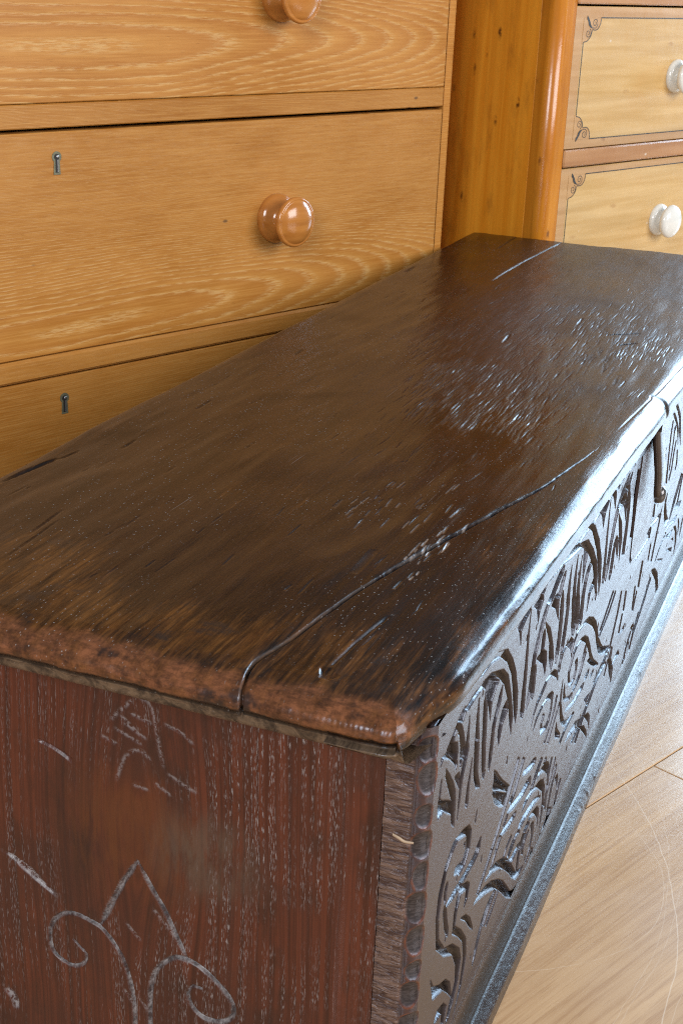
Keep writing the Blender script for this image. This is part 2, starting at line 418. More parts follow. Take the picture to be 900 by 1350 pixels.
[3,6697,3183,6709,3156,6719,3121,6734,3078,6757,3026,6779,2970,6790,2909,6797,2842,6798,2772,6796,2704,6790,2643,6777,2586,6758,2530,6747,2474,6755,2420,6760,2382,6805,2363,6837,2387,6885,2418,6920,2465,6939,2522,6952,2580,6958,2642,6961,2711,6959,2782,6952,2851,6939,2913,6917,2971,6877,3030,6822,3088,6771,3136,6741,3169],
[5,6160,2712,6301,2762,6468,2663,6473,2452,6311,2637],
[4,6199,2689,6168,2676,6137,2652,6131,2613,6123,2573,6114,2536,6103,2500,6089,2462,6074,2426,6088,2384,6105,2350,6147,2332,6183,2343,6223,2363,6238,2399,6252,2437,6264,2474,6272,2511,6280,2552,6286,2592,6264,2637,6240,2672],
[3,7356,2396,7330,2381,7309,2354,7313,2312,7316,2269,7319,2230,7320,2194,7320,2156,7320,2120,7348,2078,7373,2047,7416,2029,7441,2041,7470,2060,7471,2096,7470,2134,7469,2171,7466,2210,7462,2254,7458,2296,7430,2343,7398,2380],
[2.5,2682,2132,2663,2116,2635,2093,2603,2066,2571,2039,2540,2014,2513,1990,2487,1968,2461,1945,2433,1921,2401,1897,2363,1870,2321,1841,2277,1812,2235,1784,2197,1759,2161,1735,2125,1712,2093,1690,2066,1673,2046,1660,2120,1607,2140,1620,2168,1637,2201,1659,2236,1682,2273,1706,2311,1732,2354,1760,2398,1789,2441,1818,2479,1845,2512,1870,2541,1893,2567,1916,2593,1939,2621,1962,2651,1988,2685,2015,2717,2042,2744,2065,2764,2081],
[3,2869,2030,2855,2020,2836,2006,2813,1990,2788,1972,2762,1952,2735,1930,2705,1903,2674,1876,2644,1852,2618,1834,2595,1823,2573,1816,2554,1813,2537,1811,2525,1809,2615,1747,2627,1748,2644,1750,2665,1754,2688,1760,2713,1772,2739,1790,2769,1815,2801,1842,2831,1868,2859,1891,2885,1911,2910,1929,2933,1945,2953,1959,2967,1969],
[2,2479,1714,2464,1707,2442,1697,2417,1686,2395,1676,2380,1670,2434,1632,2449,1639,2472,1649,2496,1660,2519,1669,2534,1676],
[2,2318,1603,2304,1594,2283,1581,2260,1567,2239,1554,2225,1546,2266,1516,2280,1525,2301,1538,2324,1552,2345,1565,2360,1574],
[2.5,2161,1726,2130,1709,2087,1684,2038,1656,1986,1627,1936,1600,1885,1574,1829,1545,1775,1517,1728,1494,1696,1477,1760,1428,1793,1445,1840,1468,1895,1496,1952,1524,2003,1551,2053,1578,2106,1607,2156,1635,2199,1660,2230,1677],
[2,2303,1637,2265,1608,2209,1566,2147,1520,2092,1479,2055,1451,2107,1413,2144,1441,2200,1483,2262,1529,2318,1571,2357,1599],
[2.5,2277,1123,2254,1114,2221,1101,2184,1087,2146,1072,2113,1057,2082,1041,2051,1024,2021,1007,1996,993,1979,982,2042,932,2060,943,2085,957,2114,974,2146,991,2177,1007,2211,1022,2249,1037,2287,1051,2320,1064,2343,1072],
[2,2409,1033,2387,1022,2355,1007,2318,989,2280,972,2245,957,2211,944,2175,931,2141,920,2111,910,2090,903,2137,866,2158,873,2187,882,2222,894,2259,907,2293,920,2328,935,2366,952,2404,969,2436,985,2459,996],
[2,2284,1112,2228,1113,2148,1116,2073,1105,2001,1085,1941,1054,1889,1007,1841,944,1798,877,1773,809,1764,754,1786,737,1830,764,1877,814,1921,882,1970,945,2021,992,2081,1021,2153,1041,2224,1056,2273,1077,2307,1094],
[7,1636,1417,1785,1406,1959,1361,2146,1284,2383,1144,2580,997,2767,813,2886,689,2986,631,3169,579,3365,548,3304,517,3135,513,2978,570,2772,709,2589,881,2417,1030,2259,1144,2007,1273,1798,1358],
[7,1940,1429,2083,1423,2233,1406,2463,1298,2622,1196,2803,1038,2967,863,3012,807,3146,737,3327,664,3229,656,3074,700,2929,809,2773,963,2562,1139,2371,1272,2172,1365],
[4,3080,1069,3040,1082,2985,1099,2948,1098,2910,1099,2877,1099,2849,1099,2824,1098,2800,1098,2776,1101,2750,1108,2717,1122,2675,1143,2634,1162,2596,1180,2568,1193,2580,1178,2613,1157,2664,1124,2725,1086,2784,1054,2837,1031,2876,1020,2906,1016,2933,1016,2958,1017,2986,1017,3020,1016,3058,1015,3096,1015,3106,1033,3112,1046],
[3,2646,1356,2619,1347,2577,1336,2531,1322,2491,1309,2482,1287,2507,1269,2546,1269,2576,1290,2608,1313,2636,1335,2657,1349],
[3,2913,1258,2878,1263,2837,1262,2804,1252,2771,1242,2741,1233,2713,1225,2685,1218,2659,1211,2650,1195,2645,1183,2664,1168,2691,1165,2728,1160,2755,1167,2784,1174,2812,1182,2842,1190,2876,1200,2909,1210,2927,1227,2933,1244],
[4,3120,1096,3110,1077,3096,1050,3080,1018,3066,985,3056,955,3050,924,3047,891,3047,859,3047,831,3047,812,3132,754,3132,773,3132,801,3133,833,3135,867,3140,897,3151,928,3165,961,3181,993,3196,1020,3205,1039],
[3,3273,1037,3261,1028,3243,1017,3224,1003,3206,987,3196,970,3194,950,3197,927,3204,904,3211,883,3215,869,3287,823,3283,837,3276,857,3270,881,3266,903,3268,922,3278,938,3295,953,3315,967,3333,979,3345,987],
[2,3581,845,3570,829,3556,806,3538,780,3520,754,3502,733,3482,716,3461,700,3439,687,3420,675,3407,667,3459,630,3472,638,3491,650,3513,663,3535,679,3555,696,3573,718,3592,743,3609,770,3624,793,3635,809],
[4,3620,666,3702,605,3703,558,3619,538,3588,586],
[2,3971,604,3960,592,3946,573,3927,554,3904,536,3876,525,3837,521,3788,523,3736,527,3691,531,3660,534,3718,489,3750,487,3796,482,3848,478,3899,476,3939,480,3969,491,3992,509,4011,529,4026,548,4037,560],
[4.5,3250,1634,3224,1639,3179,1650,3132,1660,3094,1664,3063,1663,3033,1663,3002,1662,2970,1662,2937,1664,2901,1667,2860,1673,2816,1680,2770,1689,2724,1699,2678,1708,2630,1719,2580,1730,2545,1730,2520,1727,2498,1728,2529,1703,2567,1690,2626,1666,2691,1643,2745,1630,2795,1619,2841,1609,2890,1599,2938,1589,2984,1580,3028,1574,3068,1570,3104,1568,3137,1568,3168,1568,3199,1568,3232,1569,3258,1574,3272,1587,3279,1601,3289,1607],
[4.5,3383,1746,3328,1767,3267,1785,3223,1788,3177,1794,3132,1801,3085,1813,3031,1828,2977,1845,2950,1843,2934,1839,2964,1815,3015,1791,3085,1758,3142,1741,3202,1723,3257,1710,3307,1701,3358,1695,3404,1691,3421,1703,3421,1720],
[4,2804,1543,2769,1554,2721,1569,2682,1574,2641,1577,2597,1583,2543,1591,2479,1603,2414,1615,2369,1616,2348,1609,2372,1590,2431,1567,2500,1547,2567,1534,2633,1522,2688,1513,2734,1507,2777,1503,2810,1503,2823,1515,2832,1523],
[3,3616,1618,3591,1609,3555,1595,3514,1580,3472,1563,3436,1547,3402,1530,3368,1512,3336,1494,3310,1478,3291,1467,3376,1412,3395,1423,3422,1438,3454,1457,3489,1475,3522,1492,3559,1507,3601,1524,3643,1540,3679,1553,3705,1562],
[3,3814,1509,3806,1505,3795,1500,3782,1494,3770,1489,3762,1485,3838,1437,3846,1441,3858,1446,3871,1452,3883,1457,3891,1461],
[5,3724,1459,3837,1445,3970,1380,4030,1307,4058,1151,3989,1249,3853,1361,3692,1425,3523,1438,3601,1468],
[6,3547,1373,3692,1342,3825,1272,3935,1145,3954,1053,3975,913,3956,796,3912,703,3898,868,3892,1035,3837,1156,3649,1296,3442,1377,3259,1406,3051,1402,3102,1456,3273,1449],
[4,3756,1145,3725,1158,3674,1183,3616,1211,3556,1237,3504,1255,3463,1265,3425,1272,3389,1277,3352,1282,3314,1287,3274,1294,3232,1301,3189,1308,3146,1314,3104,1317,3062,1317,3017,1315,2982,1306,2968,1286,2957,1274,2990,1250,3030,1242,3087,1231,3136,1229,3181,1232,3222,1232,3263,1228,3305,1222,3347,1215,3390,1207,3432,1200,3472,1194,3509,1189,3545,1184,3580,1177,3616,1169,3651,1159,3688,1150,3724,1140,3755,1132,3783,1122],
[5,3535,1117,3666,1083,3760,1009,3796,911,3791,805,3738,928,3623,1038,3448,1111,3347,1111,3360,1156],
[4,3469,1011,3549,993,3624,934,3628,895,3627,815,3562,702,3553,897],
[3,3313,1137,3294,1136,3267,1134,3236,1131,3205,1125,3177,1115,3152,1099,3126,1076,3103,1053,3083,1031,3069,1017,3175,944,3189,959,3209,980,3232,1004,3258,1026,3283,1042,3310,1051,3340,1057,3371,1060,3398,1061,3418,1063],
[2.5,3379,1006,3364,1003,3342,997,3317,991,3293,983,3274,974,3260,962,3248,947,3239,931,3231,917,3225,908,3276,873,3282,883,3289,896,3299,912,3311,927,3325,939,3343,948,3367,956,3392,962,3414,967,3429,971],
[3,2981,1254,2957,1257,2922,1263,2883,1269,2844,1273,2811,1274,2783,1270,2757,1263,2734,1254,2715,1246,2701,1241,2765,1195,2779,1200,2799,1208,2822,1216,2847,1223,2874,1227,2906,1226,2944,1222,2983,1216,3018,1210,3043,1207],
[2,2708,1370,2683,1365,2647,1359,2608,1352,2572,1346,2548,1341,2591,1310,2615,1314,2651,1320,2691,1327,2727,1334,2752,1338],
[3,4096,1353,4084,1335,4068,1310,4050,1280,4034,1247,4022,1214,4017,1176,4017,1134,4019,1091,4020,1051,4018,1016,4012,988,4003,963,3994,942,3985,925,3979,912,4052,866,4058,878,4067,896,4077,917,4086,942,4092,971,4094,1006,4093,1047,4091,1090,4091,1132,4096,1169,4107,1203,4123,1236,4142,1266,4158,1291,4169,1309],
[3,4290,1246,4273,1226,4249,1197,4221,1164,4192,1132,4167,1105,4143,1084,4118,1068,4094,1053,4074,1035,4058,1011,4049,979,4046,938,4045,897,4046,861,4046,835,4103,799,4104,825,4103,861,4103,903,4107,943,4116,976,4131,999,4151,1016,4175,1032,4200,1048,4225,1069,4251,1096,4279,1129,4307,1161,4332,1190,4349,1210],
[2.5,4383,1121,4364,1099,4336,1069,4305,1032,4275,994,4251,956,4232,915,4215,868,4202,822,4191,782,4182,754,4258,706,4267,734,4278,775,4292,821,4308,867,4327,909,4351,947,4382,985,4413,1022,4441,1052,4460,1074],
[4,4429,954,4518,941,4587,855,4560,795],
[2.5,4691,789,4675,783,4651,775,4625,765,4599,750,4577,730,4559,700,4543,662,4529,621,4518,584,4509,560,4581,514,4589,539,4601,576,4615,617,4631,656,4648,685,4670,705,4696,719,4722,730,4746,737,4762,744],
[3,4195,755,4408,628,4341,545,4043,604,4204,647],
[5,1151,2383,1309,2325,1397,2225,1391,2082,1285,2003,1162,2003,998,2104,1029,2140,1203,2085,1287,2162,1257,2282,1032,2379,902,2349,786,2271,711,2097,669,1942,712,1740,866,1555,1093,1428,1303,1237,1381,1086,1353,933,1278,799,1178,687,1093,700,1144,841,1259,972,1241,1143,1116,1328,881,1485,663,1703,604,1988,635,2190,732,2348,903,2432],
[3,1681,1988,1659,1980,1626,1972,1588,1962,1556,1946,1518,1933,1469,1928,1410,1926,1347,1928,1283,1930,1225,1932,1172,1935,1120,1938,1070,1942,1023,1946,980,1951,942,1953,910,1951,882,1948,861,1945,841,1946,864,1926,887,1922,926,1910,971,1897,1019,1885,1064,1878,1108,1874,1156,1869,1207,1865,1261,1861,1315,1858,1374,1855,1439,1853,1505,1851,1566,1852,1618,1858,1658,1870,1688,1891,1699,1921,1703,1950,1710,1967],
[3,797,1967,786,1959,775,1945,783,1915,792,1881,803,1847,817,1810,836,1766,854,1723,886,1676,915,1637,941,1620,947,1634,945,1662,926,1706,908,1749,893,1786,882,1819,873,1853,865,1883,841,1921,822,1950],
[3,825,2147,812,2147,794,2147,786,2138,780,2125,776,2110,775,2091,775,2068,777,2044,787,2017,802,1992,820,1980,832,1985,840,2000,838,2024,838,2047,839,2065,843,2080,849,2092,854,2104,848,2121,843,2134],
[4,1217,1856,1381,1785,1462,1716,1424,1612,1344,1591,1371,1739,1234,1786,1154,1692,1123,1565,1305,1405,1483,1200,1535,988,1477,774,1306,584,1407,796,1455,1047,1383,1257,1217,1422,1066,1545,1070,1706,1125,1815],
[4,1274,1533,1418,1464,1558,1335,1668,1163,1582,1239,1432,1408],
[6,575,1493,656,1373,811,1269,985,1189,1113,1068,1182,890,1089,993,936,1143,681,1249],
[5,757,970,821,1033,970,986,1073,881,1043,739,946,818,944,921,840,941],
[2,1208,2234,1254,2212,1240,2185],
[4,3686,2429,3803,2403,3962,2315,4005,2210,3910,2289,3731,2391,3557,2418,3426,2375,3264,2351,3145,2290,3086,2224,3061,2293,3195,2386,3380,2423,3513,2455],
[4,3627,2235,3775,2204,3859,2145,3854,2080,3853,2004,3796,1914,3704,1876,3574,1902,3513,1909,3457,1980,3445,2054,3493,2120,3568,2077,3499,2025,3522,1963,3654,1928,3731,1964,3791,2044,3788,2130,3642,2194,3487,2214,3322,2191,3175,2129,3232,2205,3419,2240],
[3,4105,2443,4076,2445,4039,2445,4017,2435,3997,2423,3981,2409,3971,2392,3964,2371,3960,2351,3973,2324,3988,2303,4014,2289,4034,2293,4054,2303,4059,2324,4065,2344,4075,2360,4090,2374,4110,2385,4132,2396,4134,2414,4131,2429],
[3,4612,2211,4600,2201,4583,2187,4563,2171,4543,2153,4525,2137,4509,2121,4492,2106,4477,2090,4465,2072,4460,2053,4464,2028,4475,1999,4490,1971,4504,1946,4513,1929,4598,1888,4589,1905,4575,1930,4560,1959,4549,1986,4545,2010,4550,2029,4562,2046,4577,2062,4594,2077,4611,2093,4628,2109,4648,2126,4668,2143,4686,2157,4698,2167],
[4,4753,2046,4848,2028,4886,1984,4887,1902,4832,1828,4695,1822,4570,1875,4555,1908,4680,1857,4777,1873,4829,1929,4785,2013],
[3,5214,1935,5199,1924,5177,1910,5152,1893,5127,1875,5103,1857,5084,1839,5067,1820,5049,1801,5028,1784,4999,1770,4957,1759,4904,1751,4849,1745,4800,1741,4767,1737,4861,1682,4895,1686,4944,1690,5000,1696,5055,1704,5099,1715,5129,1730,5151,1747,5169,1767,5186,1786,5205,1804,5229,1821,5255,1839,5281,1856,5302,1871,5318,1881],
[5,4244,2094,4253,1994,4264,1848,4391,1660,4515,1524,4684,1445,4878,1401,4714,1374,4496,1489,4345,1612,4248,1769,4194,1901,4196,2013],
[4,4344,2011,4405,1867,4468,1795,4633,1727,4762,1708,4687,1682,4443,1777,4348,1859,4319,1953],
[3.5,5358,1520,5314,1529,5249,1543,5188,1551,5136,1553,5086,1555,5037,1557,4989,1557,4940,1559,4888,1563,4832,1571,4765,1587,4686,1608,4615,1625,4562,1633,4524,1640,4552,1620,4611,1598,4699,1565,4790,1535,4875,1513,4950,1496,5012,1486,5068,1481,5120,1479,5169,1478,5217,1476,5269,1474,5322,1472,5360,1478,5380,1490,5396,1498],
[3,5567,1571,5505,1588,5464,1584,5419,1580,5378,1576,5384,1554,5411,1539,5472,1523,5513,1526,5559,1531,5600,1534,5594,1556],
[2.5,5851,1436,5800,1450,5760,1449,5716,1448,5677,1447,5675,1433,5694,1422,5745,1409,5784,1409,5828,1410,5868,1411,5871,1425],
[2.5,3996,2053,3982,2033,3964,2005,3941,1972,3914,1937,3883,1905,3843,1872,3793,1836,3743,1802,3698,1773,3667,1752,3727,1716,3758,1737,3803,1766,3854,1801,3904,1836,3945,1869,3977,1902,4004,1937,4027,1970,4045,1999,4059,2019],
[2.5,4154,1905,4132,1891,4101,1871,4064,1847,4027,1822,3991,1797,3955,1770,3916,1741,3878,1711,3846,1686,3823,1668,3877,1636,3900,1654,3933,1679,3971,1709,4010,1739,4046,1765,4082,1790,4120,1815,4157,1839,4188,1859,4211,1874],
[5,4148,1697,4225,1585,4420,1428,4392,1416,4163,1538,4134,1651],
[3,4961,1391,4910,1390,4838,1390,4756,1390,4677,1388,4613,1385,4562,1379,4518,1370,4479,1361,4448,1352,4426,1346,4501,1300,4524,1306,4555,1314,4594,1323,4639,1332,4689,1338,4753,1341,4833,1343,4915,1343,4988,1343,5040,1343],
[2.5,6526,1312,6480,1301,6416,1285,6341,1266,6262,1247,6187,1229,6114,1213,6038,1197,5962,1181,5888,1165,5820,1150,5763,1134,5714,1118,5667,1102,5613,1087,5544,1073,5450,1059,5336,1044,5220,1031,5119,1020,5050,1012,5141,956,5211,963,5314,974,5431,987,5547,1001,5643,1015,5713,1029,5768,1044,5816,1060,5865,1076,5923,1092,5992,1107,6066,1123,6143,1139,6221,1155,6295,1171,6371,1188,6451,1207,6527,1226,6592,1242,6639,1253],
[2.5,6546,1202,6473,1201,6368,1200,6251,1198,6139,1194,6048,1186,5983,1174,5930,1157,5885,1139,5845,1122,5804,1108,5768,1100,5739,1096,5710,1092,5674,1085,5626,1069,5556,1042,5468,1005,5378,965,5299,931,5245,907,5332,855,5387,879,5466,913,5558,953,5646,990,5717,1017,5765,1033,5800,1040,5830,1043,5860,1047,5897,1055,5938,1070,5979,1087,6024,1105,6077,1122,6143,1134,6233,1141,6346,1144,6465,1146,6571,1146,6645,1147],
[4,5537,1248,5800,1186,5662,1147],
[4,5154,1183,5472,1057,5376,1020,5036,1121,4726,1182,4891,1207],
[4,5656,992,5842,931,5971,830,6007,669,5902,805],
[4,5456,968,5678,862,5872,700,5910,618,5721,769],
[6,5044,2343,5230,2299,5467,2196,5668,2063,5773,1933,5908,1782,6054,1653,6248,1516,6692,1324,6568,1309,6195,1456,5985,1587,5813,1772,5659,1964,5470,2112,5215,2251,4997,2328,4737,2354,4618,2311,4525,2214,4510,2325,4689,2384],
[6,4949,2197,5116,2150,5314,2043,5461,1893,5593,1739,5761,1594,6108,1383,5967,1420,5639,1603,5418,1744,5548,1712,5387,1890,5200,2048,5002,2160,4812,2188,4653,2154,4535,2033,4529,1930,4493,2053,4544,2170,4691,2225],
[5,4256,2453,4424,2446,4545,2361,4534,2271,4543,2188,4445,2320,4263,2437,4081,2411,4125,2458],
[4,4753,2046,4846,2034,4891,1972,4863,1877,4721,1841,4791,1920,4834,1981],
[3,5224,2011,5208,2002,5182,1992,5159,1977,5148,1954,5137,1933,5127,1913,5116,1893,5105,1874,5091,1854,5073,1835,5048,1814,5017,1792,4987,1770,4980,1740,4976,1719,5006,1702,5042,1706,5093,1713,5128,1733,5159,1755,5185,1776,5203,1796,5217,1816,5229,1836,5240,1856,5250,1876,5261,1898,5272,1920,5270,1949,5260,1977,5256,1995],
[3,5568,1571,5513,1583,5477,1577,5438,1569,5403,1563,5410,1542,5434,1528,5489,1515,5524,1522,5564,1529,5600,1535,5593,1557],
[2.5,5851,1436,5806,1448,5776,1444,5744,1441,5715,1437,5720,1421,5739,1410,5784,1399,5813,1402,5846,1406,5876,1409,5871,1425],
[2.5,6428,2087,6391,2069,6338,2043,6277,2013,6214,1984,6159,1958,6106,1935,6050,1911,5998,1890,5954,1872,5923,1859,5995,1823,6027,1836,6071,1854,6124,1875,6179,1899,6233,1922,6289,1948,6352,1978,6414,2007,6467,2033,6505,2051],
[2.5,6584,2023,6547,2004,6496,1976,6435,1945,6368,1914,6300,1888,6223,1865,6134,1843,6045,1824,5968,1807,5915,1795,5986,1759,6040,1770,6117,1787,6207,1806,6297,1828,6376,1851,6445,1878,6512,1909,6574,1940,6625,1967,6663,1987],
[2.5,6995,1854,6984,1820,6968,1772,6949,1717,6928,1660,6905,1608,6877,1561,6844,1512,6810,1466,6779,1424,6755,1389,6739,1363,6728,1342,6720,1327,6715,1316,6710,1307,6805,1261,6809,1270,6814,1281,6822,1296,6833,1317,6850,1343,6874,1378,6905,1420,6939,1467,6972,1516,7001,1564,7024,1616,7046,1673,7065,1729,7080,1777,7092,1811],
[2.5,6748,1292,6691,1292,6612,1292,6520,1292,6425,1291,6338,1288,6251,1282,6159,1274,6071,1265,5995,1257,5943,1252,6014,1212,6068,1217,6143,1225,6233,1233,6326,1241,6413,1247,6501,1250,6596,1251,6688,1250,6769,1250,6826,1250],
[5,6846,1244,6943,1189,6920,1065,7133,838,7129,674,6889,912,6741,1148],
[4,7242,978,7333,985,7465,876,7227,922,7041,924,7149,979],
[2.5,7330,1716,7328,1682,7325,1633,7321,1578,7318,1528,7315,1494,7417,1449,7419,1483,7422,1533,7426,1589,7429,1639,7431,1672],
[2,8165,1374,8147,1345,8121,1302,8093,1254,8067,1211,8049,1182,8133,1144,8150,1174,8176,1217,8205,1264,8231,1308,8249,1337],
[2,7280,1458,7266,1429,7246,1386,7224,1339,7204,1296,7190,1267,7278,1225,7292,1254,7312,1297,7334,1345,7354,1388,7368,1417],
[3,7591,1206,7576,1148,7257,1204,7471,1205],
[5,8105,926,8265,917,8370,787,8286,796],
[2,8530,945,8505,928,8470,905,8429,876,8386,845,8346,811,8306,770,8262,723,8220,674,8184,632,8158,603,8258,554,8284,583,8320,626,8363,674,8407,722,8448,763,8488,796,8530,828,8572,856,8607,880,8632,897],
[2,8101,875,8074,863,8037,846,7993,825,7948,801,7906,774,7865,739,7821,696,7778,651,7742,612,7716,586,7811,537,7837,564,7873,603,7916,648,7961,691,8002,726,8044,754,8090,778,8133,798,8171,815,8198,827],
[3,8013,779,8127,716,8102,672],
[3,7863,648,7948,631,7923,587],
[2,6691,1152,6671,1133,6641,1106,6608,1075,6579,1048,6559,1029,6628,993,6648,1012,6678,1039,6711,1070,6741,1097,6762,1116],
[3,7163,3205,7160,3173,7154,3129,7148,3077,7144,3018,7146,2958,7155,2890,7172,2814,7190,2735,7204,2661,7211,2600,7207,2553,7196,2514,7181,2483,7167,2458,7158,2439,7353,2362,7362,2381,7377,2406,7392,2438,7404,2478,7408,2527,7400,2589,7385,2664,7366,2744,7349,2822,7339,2890,7337,2951,7340,3010,7346,3063,7352,3108,7356,3140],
[2.5,7387,2321,7384,2286,7380,2236,7376,2179,7372,2128,7370,2093,7450,2060,7453,2095,7456,2147,7461,2204,7465,2255,7467,2290],
[3,6639,3327,6589,3312,6515,3289,6434,3265,6361,3243,6313,3228,6379,3202,6428,3217,6501,3239,6583,3263,6657,3285,6708,3301],
[3,6805,3288,6768,3267,6714,3236,6654,3202,6601,3172,6565,3151,6634,3124,6671,3145,6725,3176,6785,3210,6840,3241,6877,3262],
[3,6731,3169,6754,3115,6788,3037,6826,2946,6860,2851,6880,2763,6885,2675,6877,2581,6864,2491,6851,2413,6843,2358,6918,2328,6926,2383,6939,2461,6952,2552,6959,2647,6955,2735,6934,2824,6900,2920,6861,3012,6826,3090,6803,3145],
[5,6478,3075,6693,3069,6776,2988,6725,2923,6757,2775,6614,2961],
[4,8504,2352,8842,2245,8863,2081,8604,2104,8572,2218],
[3,8588,2357,8973,2252,8986,2300,8974,2217,8672,2299],
[4,8527,2088,8969,1992,9379,1936,9516,1979,9467,1879,9061,1924,8744,1994],
[4,8443,2084,8722,1993,8768,1924,8687,1879,8445,2015],
[3,8623,1908,8569,1911,8496,1916,8409,1921,8315,1927,8221,1932,8117,1939,7998,1947,7881,1955,7780,1962,7710,1967,7825,1912,7895,1907,7998,1900,8117,1891,8237,1883,8343,1876,8439,1870,8534,1864,8622,1858,8697,1854,8751,1850],
[2.5,9393,1924,9376,1895,9353,1854,9326,1806,9296,1753,9266,1700,9233,1640,9194,1572,9155,1503,9122,1444,9098,1402,9210,1356,9234,1397,9268,1457,9307,1526,9346,1595,9380,1655,9410,1709,9440,1762,9468,1810,9491,1851,9507,1881],
[2.5,8892,1720,8872,1714,8846,1705,8840,1684,8834,1662,8828,1639,8821,1615,8814,1587,8807,1559,8817,1528,8835,1502,8865,1490,8892,1498,8915,1515,8922,1543,8930,1571,8936,1596,8942,1618,8948,1641,8953,1662,8936,1689,8923,1708],
[4,9685,2047,9754,2087,9878,2019,9837,1905,10047,1684,10293,1523,10379,1511,10567,1750,10945,1959,11104,1899,10770,1624,10449,1487,10154,1469,9911,1630,9728,1851],
[3,9504,2464,9509,2437,9516,2397,9524,2353,9532,2312,9537,2285,9666,2241,9660,2269,9653,2309,9644,2354,9636,2394,9631,2422],
[2.5,9876,2347,9861,2331,9840,2307,9815,2282,9794,2259,9779,2243,9871,2210,9886,2226,9908,2249,9932,2275,9954,2298,9969,2314],
[3,11111,1898,11098,1877,11079,1846,11058,1811,11036,1773,11017,1736,11000,1697,10983,1653,10967,1610,10954,1573,10944,1547,11080,1498,11089,1524,11103,1562,11119,1605,11136,1648,11153,1688,11173,1725,11194,1763,11216,1799,11235,1829,11248,1851],
[4,10724,1544,10883,1547,11439,1407,11302,1364,10890,1467],
[4,10200,1405,10507,1409,11199,1281,11010,1240,10484,1369,10279,1367],
[3,10037,1351,10898,1171,10661,1131,10294,1275],
[4,10969,1185,11225,1103,11449,922,11495,752,11364,628,11344,839,11222,1034],
[3,11340,1172,11518,1089,11611,934,11562,850,11487,1019],
[3,10929,1022,11103,973,11139,924],
[3,10885,900,11102,828,11078,787,10476,1024],
[2,10188,1383,10136,1378,10064,1371,9980,1363,9895,1353,9818,1340,9745,1324,9670,1303,9599,1281,9538,1262,9495,1249,9572,1216,9615,1229,9676,1248,9748,1269,9824,1290,9897,1307,9974,1319,10059,1329,10143,1338,10217,1344,10269,1349],
[4,9745,1169,10247,986,10136,1000],
[5,9299,1197,9592,1112,9954,903,10175,621,10142,452,9825,859],
[2,9236,1122,9182,1101,9107,1072,9019,1038,8924,1003,8827,968,8719,931,8594,890,8471,850,8365,816,8291,792,8433,722,8508,746,8616,780,8741,820,8867,861,8978,898,9076,933,9173,968,9263,1002,9338,1031,9393,1052],
[2,8301,1710,8289,1666,8271,1600,8252,1527,8234,1461,8222,1416,8364,1355,8376,1400,8393,1467,8413,1540,8431,1607,8443,1652],
[2,7961,1521,7966,1475,7973,1408,7981,1332,7988,1264,7993,1217,8103,1168,8098,1215,8091,1284,8083,1360,8076,1429,8071,1475],
[4,8114,911,8261,925,8415,756],
[3,9474,3102,9471,3074,9467,3037,9462,2990,9460,2937,9461,2876,9470,2800,9483,2706,9499,2610,9513,2524,9523,2465,9619,2433,9609,2493,9594,2579,9578,2676,9564,2770,9556,2847,9554,2908,9556,2962,9561,3008,9565,3046,9568,3074],
[3,9739,2926,9745,2902,9753,2868,9761,2828,9768,2787,9770,2749,9767,2714,9761,2679,9752,2645,9743,2610,9735,2576,9727,2538,9719,2498,9711,2459,9705,2425,9700,2402,9776,2376,9780,2400,9787,2433,9795,2473,9803,2513,9811,2551,9819,2586,9828,2620,9837,2655,9843,2690,9846,2725,9844,2763,9837,2805,9828,2845,9820,2879,9815,2903],
[4,9462,3352,9610,3320,9906,3155,10189,2960,10372,2729,10517,2489,10230,2770,10065,2979,9842,3128],
[4,9451,3207,9606,3164,9869,3012,10159,2805,10287,2558,10108,2760,9893,2954,9616,3097],
[4,8788,3334,8937,3314,9035,3259,8958,3232,8850,3248],
[3,10022,2690,10010,2676,9994,2657,9975,2633,9957,2605,9942,2572,9931,2530,9922,2478,9914,2425,9908,2378,9904,2345,9993,2315,9997,2348,10003,2395,10011,2449,10020,2501,10031,2543,10046,2576,10064,2604,10083,2628,10099,2647,10111,2661],
[3,9736,2940,9854,2951,9922,2917,9872,2872],
[3,10233,2499,10245,2474,10262,2438,10280,2397,10295,2358,10302,2326,10296,2302,10283,2281,10266,2264,10249,2250,10239,2239,10331,2208,10341,2218,10358,2232,10375,2250,10389,2271,10394,2296,10388,2328,10373,2368,10354,2409,10336,2445,10325,2470],
[2.5,8087,3371,8413,3365,8780,3370,9431,3339,9948,3317,9923,3295,9571,3316,8960,3335,8431,3340,8147,3334],
[2.5,3156,3535,3817,3486,4677,3456,5656,3421,6236,3407,7150,3378,7268,3342,6301,3368,5715,3383,4734,3411,3869,3435,3213,3501]]

